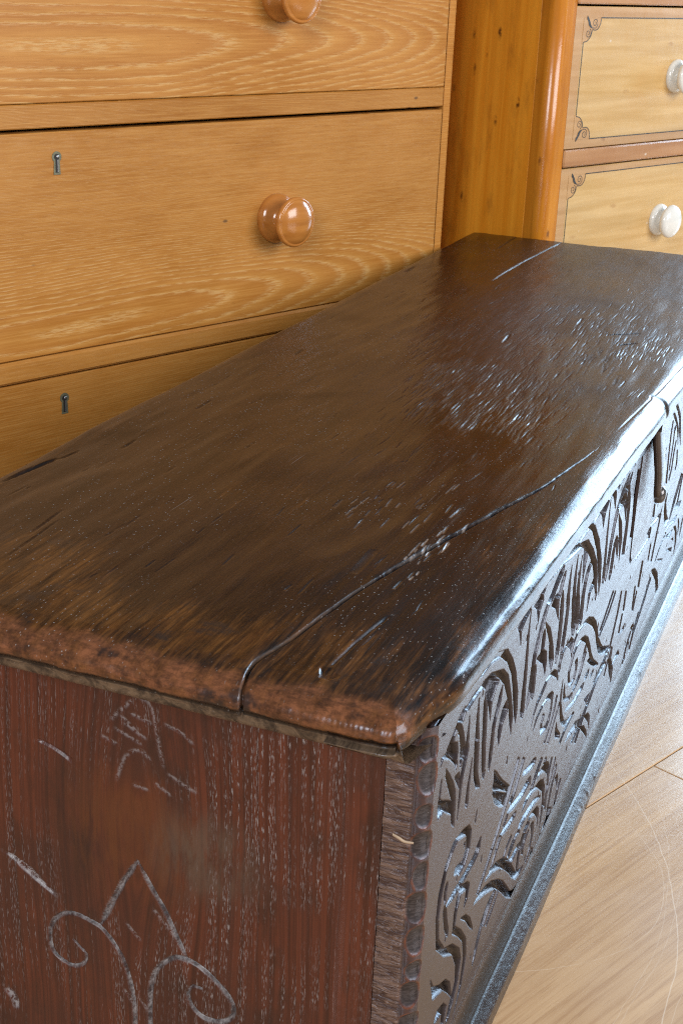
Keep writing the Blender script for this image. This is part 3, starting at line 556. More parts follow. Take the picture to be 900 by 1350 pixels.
# ------------------------------------------------------------------ materials
def mat_lid():
    n = NT('oak_lid'); P = n.obj()
    wear = n.attr('wear'); pale = n.attr('pale'); pit = n.attr('pit')
    st = n.noise(n.scale(P, (5, 42, 42)), 1, 6, 0.62, 0.3)
    fine = n.noise(n.scale(P, (22, 330, 330)), 1, 4, 0.6)
    blot = n.noise(P, 4.5, 4, 0.6)
    st2 = n.noise(n.scale(P, (14, 75, 75), (3, 1, 0)), 1, 5, 0.7, 0.6)
    st3 = n.noise(n.scale(P, (26, 310, 310), (1, 4, 2)), 1, 4, 0.62, 0.3)
    c = n.mix(n.ramp(st, 0.35, 0.68), (0.0045, 0.0026, 0.0019), (0.017, 0.0072, 0.0034))
    c = n.mix(n.math('MULTIPLY', n.ramp(blot, 0.38, 0.68), 0.6), c, (0.019, 0.0078, 0.0040))
    c = n.mix(n.math('MULTIPLY', n.ramp(fine, 0.5, 0.75), 0.5), c, (0.045, 0.019, 0.009))
    c = n.mix(n.ramp(st3, 0.34, 0.52, 0.5, 0.0), c, (0.005, 0.0035, 0.003))
    # golden streaks where hands have rubbed the polish through
    mid_ = n.noise(n.scale(P, (13, 62, 62), (6, 2, 3)), 1, 5, 0.65, 0.4)
    g_ = n.math('ADD', n.math('MULTIPLY', st3, 0.60), n.math('MULTIPLY', mid_, 0.50))
    g_ = n.math('ADD', g_, n.math('MULTIPLY', n.math('SUBTRACT', wear, 0.5), 0.40))
    w = n.math('MULTIPLY', n.ramp(g_, 0.45, 0.80), n.ramp(wear, 0.02, 0.25))
    w = n.math('MAXIMUM', w, n.math('MULTIPLY', n.ramp(wear, 0.62, 0.98), n.ramp(n.noise(n.scale(P, (150, 70, 150)), 1, 5, 0.7), 0.30, 0.58, 0.45, 0.95)))
    oc = n.mix(n.ramp(fine, 0.3, 0.7), (0.075, 0.026, 0.006), (0.185, 0.072, 0.016))
    oc = n.mix(n.math('MULTIPLY', n.ramp(wear, 0.60, 0.98), n.ramp(n.noise(n.scale(P, (50, 80, 80)), 1, 5, 0.75), 0.30, 0.60, 0.45, 1.0)), oc, n.mix(n.ramp(n.noise(n.scale(P, (260, 110, 260), (2, 2, 2)), 1, 5, 0.7), 0.35, 0.65), (0.120, 0.046, 0.020), (0.245, 0.090, 0.038)))
    c = n.mix(n.math('MULTIPLY', w, n.ramp(n.noise(n.scale(P, (45, 60, 60), (7, 7, 7)), 1, 5, 0.75), 0.30, 0.58, 0.45, 0.95)), c, oc)
    # dark stains breaking up the worn edge
    ds = n.math('MULTIPLY', n.ramp(n.noise(n.scale(P, (38, 30, 30), (5, 2, 1)), 1, 4, 0.6), 0.56, 0.68), 0.85)
    c = n.mix(n.math('MULTIPLY', ds, n.ramp(wear, 0.15, 0.6)), c, (0.02, 0.014, 0.012))
    painted_sheen = n.attr('painted_sheen')
    c = n.mix(n.math('MULTIPLY', painted_sheen, n.ramp(fine, 0.3, 0.6, 0.35, 0.8)), c, (0.066, 0.064, 0.072))  # cool window sheen on the lid's far right, painted into the base colour
    c = n.mix(pale, c, (0.26, 0.20, 0.165))
    c = n.mix(n.math('MULTIPLY', n.attr('under'), 0.85), c, n.mix(n.ramp(st2, 0.35, 0.65), (0.035, 0.024, 0.018), (0.19, 0.125, 0.078)))
    # dust specks and short hairs of lint
    d1, c1 = n.voro(P, 210)
    cr = n.sep(c1)
    sp = n.math('MULTIPLY', n.ramp(d1, 0.16, 0.06), n.ramp(cr[0], 0.60, 0.64))
    d2, c2 = n.voro(n.scale(P, (220, 700, 400), (1, 3, 2)), 1)
    sp2 = n.math('MULTIPLY', n.ramp(d2, 0.3, 0.1), n.ramp(n.sep(c2)[1], 0.84, 0.88))
    dust = n.math('MULTIPLY', n.math('MAXIMUM', sp, sp2), n.ramp(n.noise(P, 7, 3), 0.38, 0.6))
    c = n.mix(n.math('MULTIPLY', dust, 0.5), c, (0.42, 0.40, 0.38))
    # fine scratches along the board
    sc = n.math('MULTIPLY', n.ramp(n.noise(n.scale(P, (9, 520, 300), (2, 5, 0)), 1, 2, 0.5), 0.70, 0.76), n.ramp(n.noise(P, 9, 2), 0.5, 0.66))
    c = n.mix(n.math('MULTIPLY', sc, 0.35), c, (0.30, 0.28, 0.27))
    r = n.math('ADD', n.math('SUBTRACT', n.ramp(blot, 0.3, 0.7, 0.21, 0.30), n.math('MULTIPLY', n.attr('edge'), 0.09)), n.math('MULTIPLY', dust, 0.4))
    r = n.math('ADD', r, n.math('MULTIPLY', n.ramp(fine, 0.4, 0.8), 0.06))
    r = n.math('ADD', r, n.math('MULTIPLY', pit, 0.10))
    r = n.math('ADD', r, n.math('MULTIPLY', painted_sheen, 0.13))
    h = n.math('ADD', n.math('MULTIPLY', fine, 0.55), n.math('MULTIPLY', st, 0.4))
    h = n.math('ADD', h, n.math('MULTIPLY', n.noise(n.scale(P, (160, 420, 420)), 1, 3, 0.6), 0.35))
    nb = n.bump(h, 0.0006, 0.45)
    return n.out(c, r, nb, spec=0.40, tint=(0.80, 0.88, 1.0))

def mat_front():
    n = NT('oak_front'); P = n.obj()
    st = n.noise(n.scale(P, (4, 60, 60)), 1, 5, 0.6, 0.3)
    fine = n.noise(n.scale(P, (20, 420, 420)), 1, 4, 0.6)
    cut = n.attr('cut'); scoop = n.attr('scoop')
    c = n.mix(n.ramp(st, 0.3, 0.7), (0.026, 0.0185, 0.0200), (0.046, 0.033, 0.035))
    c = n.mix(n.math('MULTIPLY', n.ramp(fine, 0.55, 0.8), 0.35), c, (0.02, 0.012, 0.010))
    c = n.mix(n.math('MULTIPLY', cut, 0.92), c, n.mix(fine, (0.007, 0.0045, 0.003), (0.026, 0.015, 0.009)))  # shade of the carved recesses deepened by a near-black base colour
    # arris rubbed to bare orange wood between the scoops
    edge = n.math('MULTIPLY', n.attr('arris'), n.ramp(n.noise(P, 140, 4, 0.65), 0.36, 0.70, 0.1, 0.85))
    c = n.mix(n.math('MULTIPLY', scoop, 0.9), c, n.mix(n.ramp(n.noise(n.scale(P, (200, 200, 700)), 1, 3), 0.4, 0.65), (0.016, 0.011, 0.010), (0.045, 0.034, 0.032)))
    c = n.mix(n.math('MULTIPLY', edge, 0.75), c, (0.20, 0.052, 0.013))
    eg = n.attr('endgrain')
    saw = n.noise(n.scale(P, (60, 60, 330), (0, 0, 0)), 1, 4, 0.6, 0.9)
    c = n.mix(eg, c, n.mix(n.ramp(saw, 0.36, 0.66), (0.055, 0.026, 0.018), (0.175, 0.105, 0.075)))
    d1, c1 = n.voro(P, 330)
    sp = n.math('MULTIPLY', n.ramp(d1, 0.15, 0.06), n.ramp(n.sep(c1)[0], 0.86, 0.9))
    c = n.mix(n.math('MULTIPLY', sp, 0.4), c, (0.35, 0.33, 0.33))
    r = n.math('ADD', n.ramp(st, 0.3, 0.7, 0.24, 0.32), n.math('MULTIPLY', cut, 0.13))
    r = n.math('ADD', r, n.math('MULTIPLY', eg, 0.08))
    r = n.math('ADD', r, n.math('MULTIPLY', scoop, 0.15))
    h = n.math('ADD', n.math('MULTIPLY', fine, 0.5), n.math('MULTIPLY', st, 0.5))
    nb = n.bump(h, 0.0005, 0.5)
    nb = n.bump(n.math('MULTIPLY', n.noise(P, 260, 3, 0.6), n.math('ADD', n.math('MULTIPLY', cut, 1.0), 0.12)), 0.0010, 0.8, nb)
    nb = n.bump(n.math('MULTIPLY', saw, eg), 0.0022, 0.9, nb)
    return n.out(c, r, nb, spec=0.6, tint=(0.75, 0.83, 1.0))

def mat_end():
    n = NT('oak_end'); P = n.obj()
    cut = n.attr('cut'); gash = n.attr('gash')
    x, y, z = n.sep(P)
    # grain lines run upright and bow round a knot near the middle
    w = n.noise(n.scale(P, (1, 9, 3)), 1, 3, 0.5)
    dy = n.math('SUBTRACT', y, 0.205); dz = n.math('SUBTRACT', z, 0.235)
    bow = n.math('MULTIPLY', n.math('POWER', 2.718, n.math('MULTIPLY', n.math('ADD', n.math('MULTIPLY', dy, dy), n.math('MULTIPLY', n.math('MULTIPLY', dz, dz), 0.30)), -420.0)), 0.022)
    sg = n.math('DIVIDE', dy, n.math('ADD', n.math('ABSOLUTE', dy), 0.012))
    yy = n.math('ADD', n.math('SUBTRACT', y, n.math('MULTIPLY', bow, sg)), n.math('MULTIPLY', w, 0.022))
    G = n.comb(x, yy, z)
    ring = n.noise(n.scale(G, (1, 230, 2.2)), 1, 5, 0.7)
    pore = n.noise(n.scale(G, (1, 1300, 170)), 1, 2, 0.5)
    pline = n.noise(n.scale(G, (1, 260, 3), (0, 3, 2)), 1, 2, 0.5)
    blot = n.noise(P, 9, 4, 0.6)
    c = n.mix(n.ramp(ring, 0.32, 0.68), (0.046, 0.0118, 0.0072), (0.114, 0.0268, 0.0125))
    c = n.mix(n.math('MULTIPLY', n.ramp(blot, 0.40, 0.62), 0.65), c, (0.042, 0.0135, 0.0085))
    bl2 = n.noise(n.scale(P, (1, 26, 11), (0, 3, 8)), 1, 5, 0.65)
    c = n.mix(n.math('MULTIPLY', n.ramp(bl2, 0.50, 0.70), 0.6), c, (0.022, 0.0095, 0.0070))
    rad = n.math('SQRT', n.math('ADD', n.math('MULTIPLY', dy, dy), n.math('MULTIPLY', n.math('SUBTRACT', z, 0.225), n.math('SUBTRACT', z, 0.225))))
    fl = n.math('MULTIPLY', n.ramp(rad, 0.085, 0.01), n.ramp(n.noise(n.scale(G, (1, 70, 14)), 1, 4, 0.6, 0.8), 0.35, 0.62))
    c = n.mix(n.math('MULTIPLY', fl, 0.7), c, (0.125, 0.036, 0.010))
    dd = n.math('SUBTRACT', y, 0.148); de = n.math('SUBTRACT', z, 0.225)
    rub = n.math('SQRT', n.math('ADD', n.math('MULTIPLY', n.math('MULTIPLY', dd, dd), 1.0), n.math('MULTIPLY', n.math('MULTIPLY', de, de), 1.4)))
    gr = n.math('MULTIPLY', n.ramp(rub, 0.062, 0.012), n.ramp(n.noise(n.scale(P, (30, 90, 26)), 1, 5, 0.7), 0.34, 0.62))
    c = n.mix(n.math('MULTIPLY', gr, 0.6), c, (0.10, 0.068, 0.048))
    # limed pores: short pale dashes in rows
    pm = n.math('MULTIPLY', n.ramp(pore, 0.53, 0.62), n.ramp(pline, 0.47, 0.57))
    pm = n.math('MULTIPLY', pm, n.ramp(n.noise(P, 14, 2), 0.36, 0.6))
    pm = n.math('MULTIPLY', pm, n.ramp(rad, 0.035, 0.085))
    pm = n.math('MULTIPLY', pm, n.ramp(y, 0.24, 0.10, 0.45, 1.0))
    c = n.mix(n.math('MULTIPLY', pm, 0.75), c, (0.33, 0.29, 0.28))
    sp = n.noise(P, 420, 2, 0.5)
    c = n.mix(n.math('MULTIPLY', cut, n.ramp(sp, 0.3, 0.6, 0.45, 1.0)), c, n.mix(n.ramp(n.noise(P, 130, 4, 0.7), 0.35, 0.65), (0.055, 0.047, 0.048), (0.27, 0.24, 0.235)))
    c = n.mix(n.math('MULTIPLY', gash, n.ramp(n.noise(P, 300, 3, 0.7), 0.42, 0.56)), c, (0.30, 0.27, 0.27))
    r = n.math('ADD', n.ramp(blot, 0.3, 0.7, 0.30, 0.44), n.math('MULTIPLY', cut, 0.15))
    h = n.math('SUBTRACT', n.math('MULTIPLY', ring, 0.5), n.math('MULTIPLY', pm, 0.7))
    nb = n.bump(h, 0.0006, 0.6)
    nb = n.bump(n.noise(P, 45, 3), 0.0012, 0.35, nb)
    return n.out(c, r, nb, spec=0.5)

def mat_moulding():
    n = NT('oak_moulding'); P = n.obj()
    st = n.noise(n.scale(P, (6, 130, 130)), 1, 5, 0.6)
    b = n.noise(n.scale(P, (130, 240, 240)), 1, 5, 0.75)
    c = n.mix(n.ramp(st, 0.3, 0.7), (0.014, 0.010, 0.0095), (0.034, 0.021, 0.018))
    d1, c1 = n.voro(P, 300)
    sp = n.math('MULTIPLY', n.ramp(d1, 0.2, 0.08), n.ramp(n.sep(c1)[0], 0.86, 0.9))
    c = n.mix(n.math('MULTIPLY', sp, 0.5), c, (0.4, 0.38, 0.38))
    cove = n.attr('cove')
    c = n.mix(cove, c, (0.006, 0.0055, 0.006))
    nb = n.bump(b, 0.0009, 0.5)
    nb = n.bump(st, 0.0005, 0.6, nb)
    return n.out(c, n.math('ADD', n.ramp(b, 0.3, 0.7, 0.20, 0.32), n.math('MULTIPLY', cove, 0.22)), nb, spec=0.6)

def mat_plain(name, col, rough, spec=0.5, metal=0.0, vary=0.35, s=60, coat=0.0):
    n = NT(name); P = n.obj()
    f = n.noise(P, s, 4, 0.6)
    c = n.mix(f, tuple(v * (1 - vary) for v in col), tuple(v * (1 + vary) for v in col))
    nb = n.bump(n.noise(P, s * 4, 3), 0.0004, 0.4)
    return n.out(c, n.ramp(f, 0.3, 0.7, rough * 0.85, rough * 1.15), nb, spec=spec, metal=metal, coat=coat)

def mat_ash(name, xc, zc, k, off, tint=1.0, calm=0.0):
    """honey coloured ash with cathedral figure"""
    n = NT(name); P = n.obj()
    x, y, z = n.sep(P)
    wob = n.noise(n.scale(P, (2.6, 1, 16), off), 1, 4, 0.5)
    wob2 = n.noise(n.scale(P, (1.1, 1, 3.5), off), 1, 2, 0.5)
    dx = n.math('MULTIPLY', n.math('SUBTRACT', x, xc), 0.105)
    dz = n.math('SUBTRACT', z, zc)
    dz = n.math('ADD', dz, n.math('MULTIPLY', n.math('SUBTRACT', wob, 0.5), 0.022))
    dz = n.math('ADD', dz, n.math('MULTIPLY', n.math('SUBTRACT', wob2, 0.5), 0.075))
    r2 = n.math('ADD', n.math('MULTIPLY', dx, dx), n.math('MULTIPLY', dz, dz))
    ph = n.math('MULTIPLY', r2, k)
    fr = n.math('FRACT', ph)
    tri = n.math('ABSOLUTE', n.math('SUBTRACT', fr, 0.5))
    line = n.ramp(tri, 0.22, 0.46)
    dash = n.noise(n.scale(P, (42, 1, 420), off), 1, 3, 0.6)
    fine = n.noise(n.scale(P, (9, 1, 300), off), 1, 5, 0.65)
    speck = n.noise(n.scale(P, (60, 1, 900), off), 1, 2, 0.5)
    blot = n.noise(n.scale(P, (4, 4, 9), off), 1, 4, 0.6)
    t = tint
    c = n.mix(n.ramp(blot, 0.3, 0.7), (0.34 * t, 0.128 * t, 0.018 * t), (0.465 * t, 0.198 * t, 0.036 * t))
    c = n.mix(n.math('MULTIPLY', n.ramp(fine, 0.36, 0.68), 0.55), c, (0.56 * t, 0.275 * t, 0.068 * t))
    c = n.mix(n.math('MULTIPLY', n.ramp(fr, 0.0, 0.9), 0.40), c, (0.32 * t, 0.100 * t, 0.012 * t))
    pl = n.math('MULTIPLY', n.math('MULTIPLY', line, n.ramp(dash, 0.40, 0.62)), n.ramp(r2, 0.0015, 0.02, 1.0, 0.5))
    c = n.mix(n.math('MULTIPLY', pl, 0.56 - calm * .7), c, (0.60, 0.37, 0.145))
    c = n.mix(n.math('MULTIPLY', n.ramp(speck, 0.66, 0.74), 0.35), c, (0.60, 0.37, 0.15))
    c = n.mix(n.math('MULTIPLY', n.ramp(speck, 0.36, 0.28), 0.45), c, (0.20, 0.068, 0.012))
    # dents and little black marks
    d, dc = n.voro(n.scale(P, (16, 1, 34), off), 1)
    dk = n.math('MULTIPLY', n.ramp(d, 0.10, 0.04), n.ramp(n.sep(dc)[0], 0.72, 0.76))
    c = n.mix(n.math('MULTIPLY', dk, 0.7), c, (0.07, 0.035, 0.018))
    r = n.ramp(blot, 0.3, 0.7, 0.34, 0.44)
    h = n.math('ADD', n.math('MULTIPLY', pl, -0.6), n.math('MULTIPLY', fine, 0.4))
    return n.out(c, r, n.bump(h, 0.0004, 0.5), spec=0.35)

def mat_pine(name, a, b, dark, vert, marks=0.8, rough=0.3):
    n = NT(name); P = n.obj()
    s = (70, 70, 3.0) if vert else (3.5, 50, 60)
    g = n.noise(n.scale(P, s), 1, 4, 0.55, 0.4)
    s2 = (14, 14, 1.2) if vert else (1.5, 10, 16)
    g2 = n.noise(n.scale(P, s2, (2, 3, 1)), 1, 4, 0.6, 0.5)
    c = n.mix(n.ramp(g, 0.3, 0.7), a, b)
    c = n.mix(n.math('MULTIPLY', n.ramp(g2, 0.45, 0.72), 0.5), c, tuple(v * 0.72 for v in a))
    d, dc = n.voro(n.scale(P, (42, 42, 17) if vert else (17, 30, 42)), 1)
    mk = n.math('MULTIPLY', n.ramp(d, 0.24, 0.08), n.ramp(n.sep(dc)[0], 0.72, 0.80))
    mk = n.math('MULTIPLY', mk, n.ramp(n.noise(P, 90, 3), 0.35, 0.6))
    c = n.mix(n.math('MULTIPLY', mk, marks), c, dark)
    sm = n.ramp(n.noise(n.scale(P, (26, 26, 9)) if vert else P, 1 if vert else 11, 5, 0.65), 0.50, 0.70)
    c = n.mix(n.math('MULTIPLY', sm, 0.36 * marks), c, tuple(v * 1.6 for v in dark))
    d3, c3 = n.voro(n.scale(P, (28, 28, 40), (4, 1, 7)), 1)
    wh = n.math('MULTIPLY', n.ramp(d3, 0.12, 0.05), n.ramp(n.sep(c3)[0], 0.80, 0.84))
    c = n.mix(n.math('MULTIPLY', wh, 0.6), c, (0.72, 0.62, 0.50))
    nb = n.bump(n.math('ADD', g, n.math('MULTIPLY', n.noise(P, 160, 3), 0.6)), 0.0004, 0.5)
    nb = n.bump(n.noise(P, 18, 2), 0.003, 0.25, nb)
    return n.out(c, n.ramp(g2, 0.3, 0.7, rough, rough * 1.35), nb, coat=0.2, coat_rough=0.12)

def mat_floor():
    n = NT('oak_floor'); P = n.obj()
    rnd = n.rnd()
    o = n.comb(n.math('MULTIPLY', rnd, 31.0), n.math('MULTIPLY', rnd, 17.0), 0.0)
    va = n.t.nodes.new('ShaderNodeVectorMath'); va.operation = 'ADD'
    n.put(va.inputs[0], P); n.put(va.inputs[1], o)
    Q = va.outputs[0]
    g = n.noise(n.scale(Q, (1.6, 14, 1)), 1, 4, 0.55, 0.6)
    f = n.noise(n.scale(Q, (7, 190, 1)), 1, 5, 0.62, 0.3)
    po = n.noise(n.scale(Q, (26, 560, 1)), 1, 2, 0.5)
    a = n.mix(rnd, (0.57, 0.355, 0.185), (0.66, 0.445, 0.255))
    c = n.mix(n.ramp(g, 0.3, 0.7), a, n.mix(rnd, (0.46, 0.275, 0.14), (0.56, 0.37, 0.215)))
    c = n.mix(n.math('MULTIPLY', n.ramp(f, 0.42, 0.70), 0.6), c, (0.35, 0.185, 0.085))
    c = n.mix(n.math('MULTIPLY', n.ramp(po, 0.62, 0.72), 0.35), c, (0.24, 0.115, 0.05))
    d, dc = n.voro(n.scale(Q, (9, 15, 1)), 1)
    kn = n.math('MULTIPLY', n.ramp(d, 0.055, 0.03), n.ramp(n.sep(dc)[0], 0.86, 0.88))
    c = n.mix(n.math('MULTIPLY', kn, 0.8), c, (0.08, 0.04, 0.02))
    # scuffs and long curved scratches, laid out over the whole floor
    W = n.obj()
    geo = n.t.nodes.new('ShaderNodeNewGeometry')
    gx, gy, gz = n.sep(geo.outputs['Position'])
    wn = n.noise(geo.outputs['Position'], 9, 3, 0.6)
    tot = None
    for (cx, cy, rad, wd, st_) in ((.2845, .4447, .5998, .00045, .8), (.4211, .0278, .1549, .00035, .5), (.334, .4224, .588, .0003, .4), (.380, .4857, .6174, .0003, .4), (1.45, .35, 1.02, .0004, .3), (.42, .72, .86, .0004, .3)):
        ddx = n.math('SUBTRACT', gx, cx); ddy = n.math('SUBTRACT', gy, cy)
        rr = n.math('SQRT', n.math('ADD', n.math('MULTIPLY', ddx, ddx), n.math('MULTIPLY', ddy, ddy)))
        rr = n.math('ADD', rr, n.math('MULTIPLY', n.math('SUBTRACT', wn, 0.5), 0.012))
        e = n.ramp(n.math('ABSOLUTE', n.math('SUBTRACT', rr, rad)), 0.0, wd * 2, st_, 0.0)
        tot = e if tot is None else n.math('MAXIMUM', tot, e)
    tot = n.math('MULTIPLY', tot, n.ramp(n.noise(geo.outputs['Position'], 6, 3, 0.6), 0.34, 0.52))
    c = n.mix(n.math('MULTIPLY', tot, 0.42), c, (0.86, 0.74, 0.60))
    sr = n.noise(n.scale(Q, (5, 5, 1)), 1, 4, 0.6)
    h = n.math('ADD', n.math('MULTIPLY', f, 0.5), n.math('MULTIPLY', po, -0.3))
    return n.out(c, n.ramp(sr, 0.3, 0.7, 0.20, 0.32), n.bump(h, 0.0004, 0.45), spec=0.5, coat=0.2, coat_rough=0.15)

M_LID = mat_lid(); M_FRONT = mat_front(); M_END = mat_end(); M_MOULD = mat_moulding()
M_IRON = mat_plain('worn_brown_iron', (0.042, 0.027, 0.021), 0.33, vary=0.4, s=90, coat=0.2)
M_TIP = mat_plain('polished_iron', (0.12, 0.11, 0.11), 0.22, metal=0.7, vary=0.3, s=120)
M_PLATE = mat_plain('dark_lock_plate', (0.055, 0.034, 0.030), 0.34, vary=0.3, s=70, coat=0.1)
M_ROUGH = mat_plain('old_unfinished_oak', (0.07, 0.035, 0.02), 0.6, s=40)
M_STRAW = mat_plain('pale_splinter', (0.42, 0.30, 0.20), 0.6, vary=0.2, s=200)

# ------------------------------------------------------------------ floor
TH = -0.4031
DX, DY = math.cos(TH), math.sin(TH)
m = MB(); m.box(-14, 14, -14, 14, -0.30, -0.012)
fl = m.build('floor', mat_plain('floor_base', (0.16, 0.09, 0.045), 0.7))
fl.rotation_euler = (0, 0, TH)
fl['kind'] = 'structure'
M_FLOOR = mat_floor()
def plank_mesh(L, W):
    mb = MB(); mb.box(0, L, 0, W, -0.0115, 0, 0.0007)
    return mb.build('plank_source', None).data
# floor courses run along the rotated x axis; local y = -(N.P)
PW = 0.285
proto_planks = {}
def plank(x0, L, y0):
    key = round(L, 3)
    if key not in proto_planks:
        me = plank_mesh(L - 0.0012, PW - 0.0014)
        for o in [o for o in COL.objects if o.data == me]: bpy.data.objects.remove(o)
        me.materials.append(M_FLOOR)
        proto_planks[key] = me
    o = bpy.data.objects.new('plank', proto_planks[key]); COL.objects.link(o)
    o.parent = fl
    o.location = (x0, y0, 0)
# the joint seen beside the plinth: local y of the joint is +0.195, butt end at local x ~ 0.646
JX = 0.67 * DX + -0.075 * DY
for c in range(-7, 9):
    y0 = 0.195 + c * PW
    x = -3.35 + (0.43 * c) % 1.1
    Ls = [1.15, 1.6, 1.35, 1.85]
    if c == -1:
        x = JX - 1.6 - 1.85
        seq = [1.85, 1.6, 1.35, 1.85, 1.6]
    elif c == 0:
        x = -2.6
        seq = [1.35, 1.6, 1.85, 1.35, 1.6]
    else:
        seq = [Ls[(k + c) % 4] for k in range(5)]
    for L in seq:
        plank(x, L, y0); x += L
    # far boards of the course, seen only as reflections
    plank(x, 2.4, y0)

# ------------------------------------------------------------------ carved chest
H = 0.3891           # top of the lid
chest = thing('carved_chest', 'long dark oak chest with carved front, scroll-cut end and worn glossy lid', 'chest')
CX_L = 1.638; CW = 0.458

# ---- lid
def resample(pts, step):
    p = catmull(pts, 12)
    L = np.r_[0, np.cumsum(np.hypot(*np.diff(p, axis=0).T))]
    n = max(2, int(L[-1] / step))
    t = np.linspace(0, L[-1], n)
    return np.stack([np.interp(t, L, p[:, 0]), np.interp(t, L, p[:, 1])], 1)
near = resample([(.045, -.0345), (.012, -.0345), (.003, -.0343), (-.0035, -.0330), (-.0066, -.0295), (-.0086, -.0255), (-.0098, -.0238), (-.0104, -.0226), (-.0100, -.0216), (-.0114, -.0205), (-.0138, -.0175), (-.0142, -.0135), (-.0115, -.0080), (-.0040, -.0032), (.0070, -.0009), (.020, 0)], .0009)
far = resample([(CX_L - .016, 0), (CX_L - .006, -.0015), (CX_L - .001, -.006), (CX_L, -.014), (CX_L - .002, -.024), (CX_L - .010, -.028), (CX_L - .04, -.028)], .0015)
ux = np.r_[near[:, 0], np.arange(.021, .36, .0013), np.arange(.36, CX_L - .017, .0021), far[:, 0]]
uz = np.r_[near[:, 1], np.zeros(len(ux) - len(near) - len(far)), far[:, 1]]
front = resample([(.045, -.0250), (.004, -.0250), (-.006, -.0250), (-.0122, -.0246), (-.0142, -.0226), (-.0149, -.0190), (-.0146, -.0145), (-.0132, -.0098), (-.0095, -.0052), (-.0040, -.0022), (.0025, -.0006), (.010, 0)], .0009)
back = resample([(CW - .012, 0), (CW - .004, -.0012), (CW, -.006), (CW, -.016), (CW - .003, -.026), (CW - .04, -.028)], .0015)
V0 = .100
vy = np.r_[front[:, 0], np.arange(.011, V0 - .0032, .0007), np.arange(V0 - .003, V0 + .00301, .0004), np.arange(V0 + .0037, .30, .0007), np.arange(.30, CW - .013, .0011), back[:, 0]]
vz = np.r_[front[:, 1], np.zeros(len(vy) - len(front) - len(back)), back[:, 1]]
X, Y = np.meshgrid(ux, vy, indexing='ij')
ZX, ZY = np.meshgrid(uz, vz, indexing='ij')
Z = -((np.abs(ZX) ** 4 + np.abs(ZY) ** 4) ** .25)
Z = np.maximum(Z, -np.maximum(np.abs(ZX), np.abs(ZY)) * 1.0 - 1e-9)
SPLIT = catmull([(-.06, .103), (-.024, .104), (-.004, .109), (.025, .112), (.069, .104), (.119, .097), (.183, .087), (.292, .063), (.419, .034), (.541, .016), (.66, .014), (1.7, .014)], 8)
ycl = np.interp(X, SPLIT[:, 0], SPLIT[:, 1]) + .0007 * vnoise(X, Y * 0, 16, 1, 71, 5, .6)
ycl = V0 + (ycl - V0) * smooth((1.1 - X) / .45)
vf, vb_ = .010, CW - .012
Yw = np.where(Y <= V0, vf + (Y - vf) * (ycl - vf) / (V0 - vf), ycl + (Y - V0) * (vb_ - ycl) / (vb_ - V0))
Y = np.where((Y > vf) & (Y < vb_), Yw, Y)
# worn round corner at the near front
rc = .017
qx = np.clip((-.0142 + rc - X) / rc, 0, 1); qy = np.clip((-.0148 + rc - Y) / rc, 0, 1)
both = (qx > 0) & (qy > 0)
ninf = np.maximum(qx, qy); n2 = np.hypot(qx, qy) + 1e-9
k = np.where(both, ninf / n2, 1)
k = 1 - (1 - k) * .9
X = np.where(both, (-.0142 + rc) - qx * rc * k, X)
Y = np.where(both, (-.0148 + rc) - qy * rc * k, Y)
# the front edge runs slightly out of square
Y = Y - .016 * np.clip(X, 0, 2) * smooth((.10 - Y) / .10)
Y = Y + .0125 * (1 - smooth((X + .01) / .085)) * smooth((.06 - Y) / .06)
top = smooth((Z + .012) / .012)
D = np.zeros_like(X)                       # depth below the surface
D += .0007 * vnoise(X, Y, 5, 9, 11) + .00045 * vnoise(X, Y, 12, 60, 12, 2)
D += .0010 * smooth((vnoise(X, Y, 6, 12, 13, 2) - .1) / .6)
pit = np.zeros_like(X); pale = np.zeros_like(X)
def dash(cx, cy, L, w, dep, ang, pl=0.0):
    ca, sa = math.cos(ang), math.sin(ang)
    R = L * .6 + w
    i0, i1 = np.searchsorted(ux[len(near) - 1:len(ux) - len(far)], [cx - R, cx + R]) + len(near) - 1
    if i1 <= i0: return
    s = (slice(i0, i1), slice(len(front) - 4, len(vy) - len(back)))
    dx = X[s] - cx; dy = Y[s] - cy
    a = (dx * ca + dy * sa) / (L / 2); b = (-dx * sa + dy * ca) / (w / 2)
    t = np.clip(1 - a * a, 0, 1) ** .5 * np.clip(1 - b * b, 0, 1)
    D[s] += dep * t
    pit[s] = np.maximum(pit[s], t)
    if pl: pale[s] = np.maximum(pale[s], np.clip(t * 2.2, 0, 1) * pl)
def in_poly(p, poly):
    c = False
    for i in range(len(poly)):
        a, b = poly[i], poly[(i + 1) % len(poly)]
        if (a[1] > p[1]) != (b[1] > p[1]) and p[0] < (b[0] - a[0]) * (p[1] - a[1]) / (b[1] - a[1]) + a[0]: c = not c
    return c
def scatter(poly, n, L, w, dep, ang=(-.12, .22), pl=0.0, clump=0.0):
    xs = [p[0] for p in poly]; ys = [p[1] for p in poly]
    k = 0; tries = 0
    while k < n and tries < n * 40:
        tries += 1
        p = (random.uniform(min(xs), max(xs)), random.uniform(min(ys), max(ys)))
        if not in_poly(p, poly): continue
        for q in range(1 + (random.random() < clump) * random.randint(1, 3)):
            dash(p[0] + random.gauss(0, .006) * (q > 0), p[1] + random.gauss(0, .004) * (q > 0), random.uniform(*L), random.uniform(*w), random.uniform(*dep), random.uniform(*ang), pl * random.random())
        k += 1
AREA_A = [(.839, .289), (.956, .274), (.833, .197), (.969, .179), (1.125, .157), (1.093, .05), (.913, -.005), (.791, .02), (.731, .066), (.616, .055), (.539, .073), (.564, .149), (.585, .188), (.611, .222)]
AREA_B = [(.764, .249), (.80, .188), (.773, .11), (.60, .07), (.56, .156), (.585, .213)]
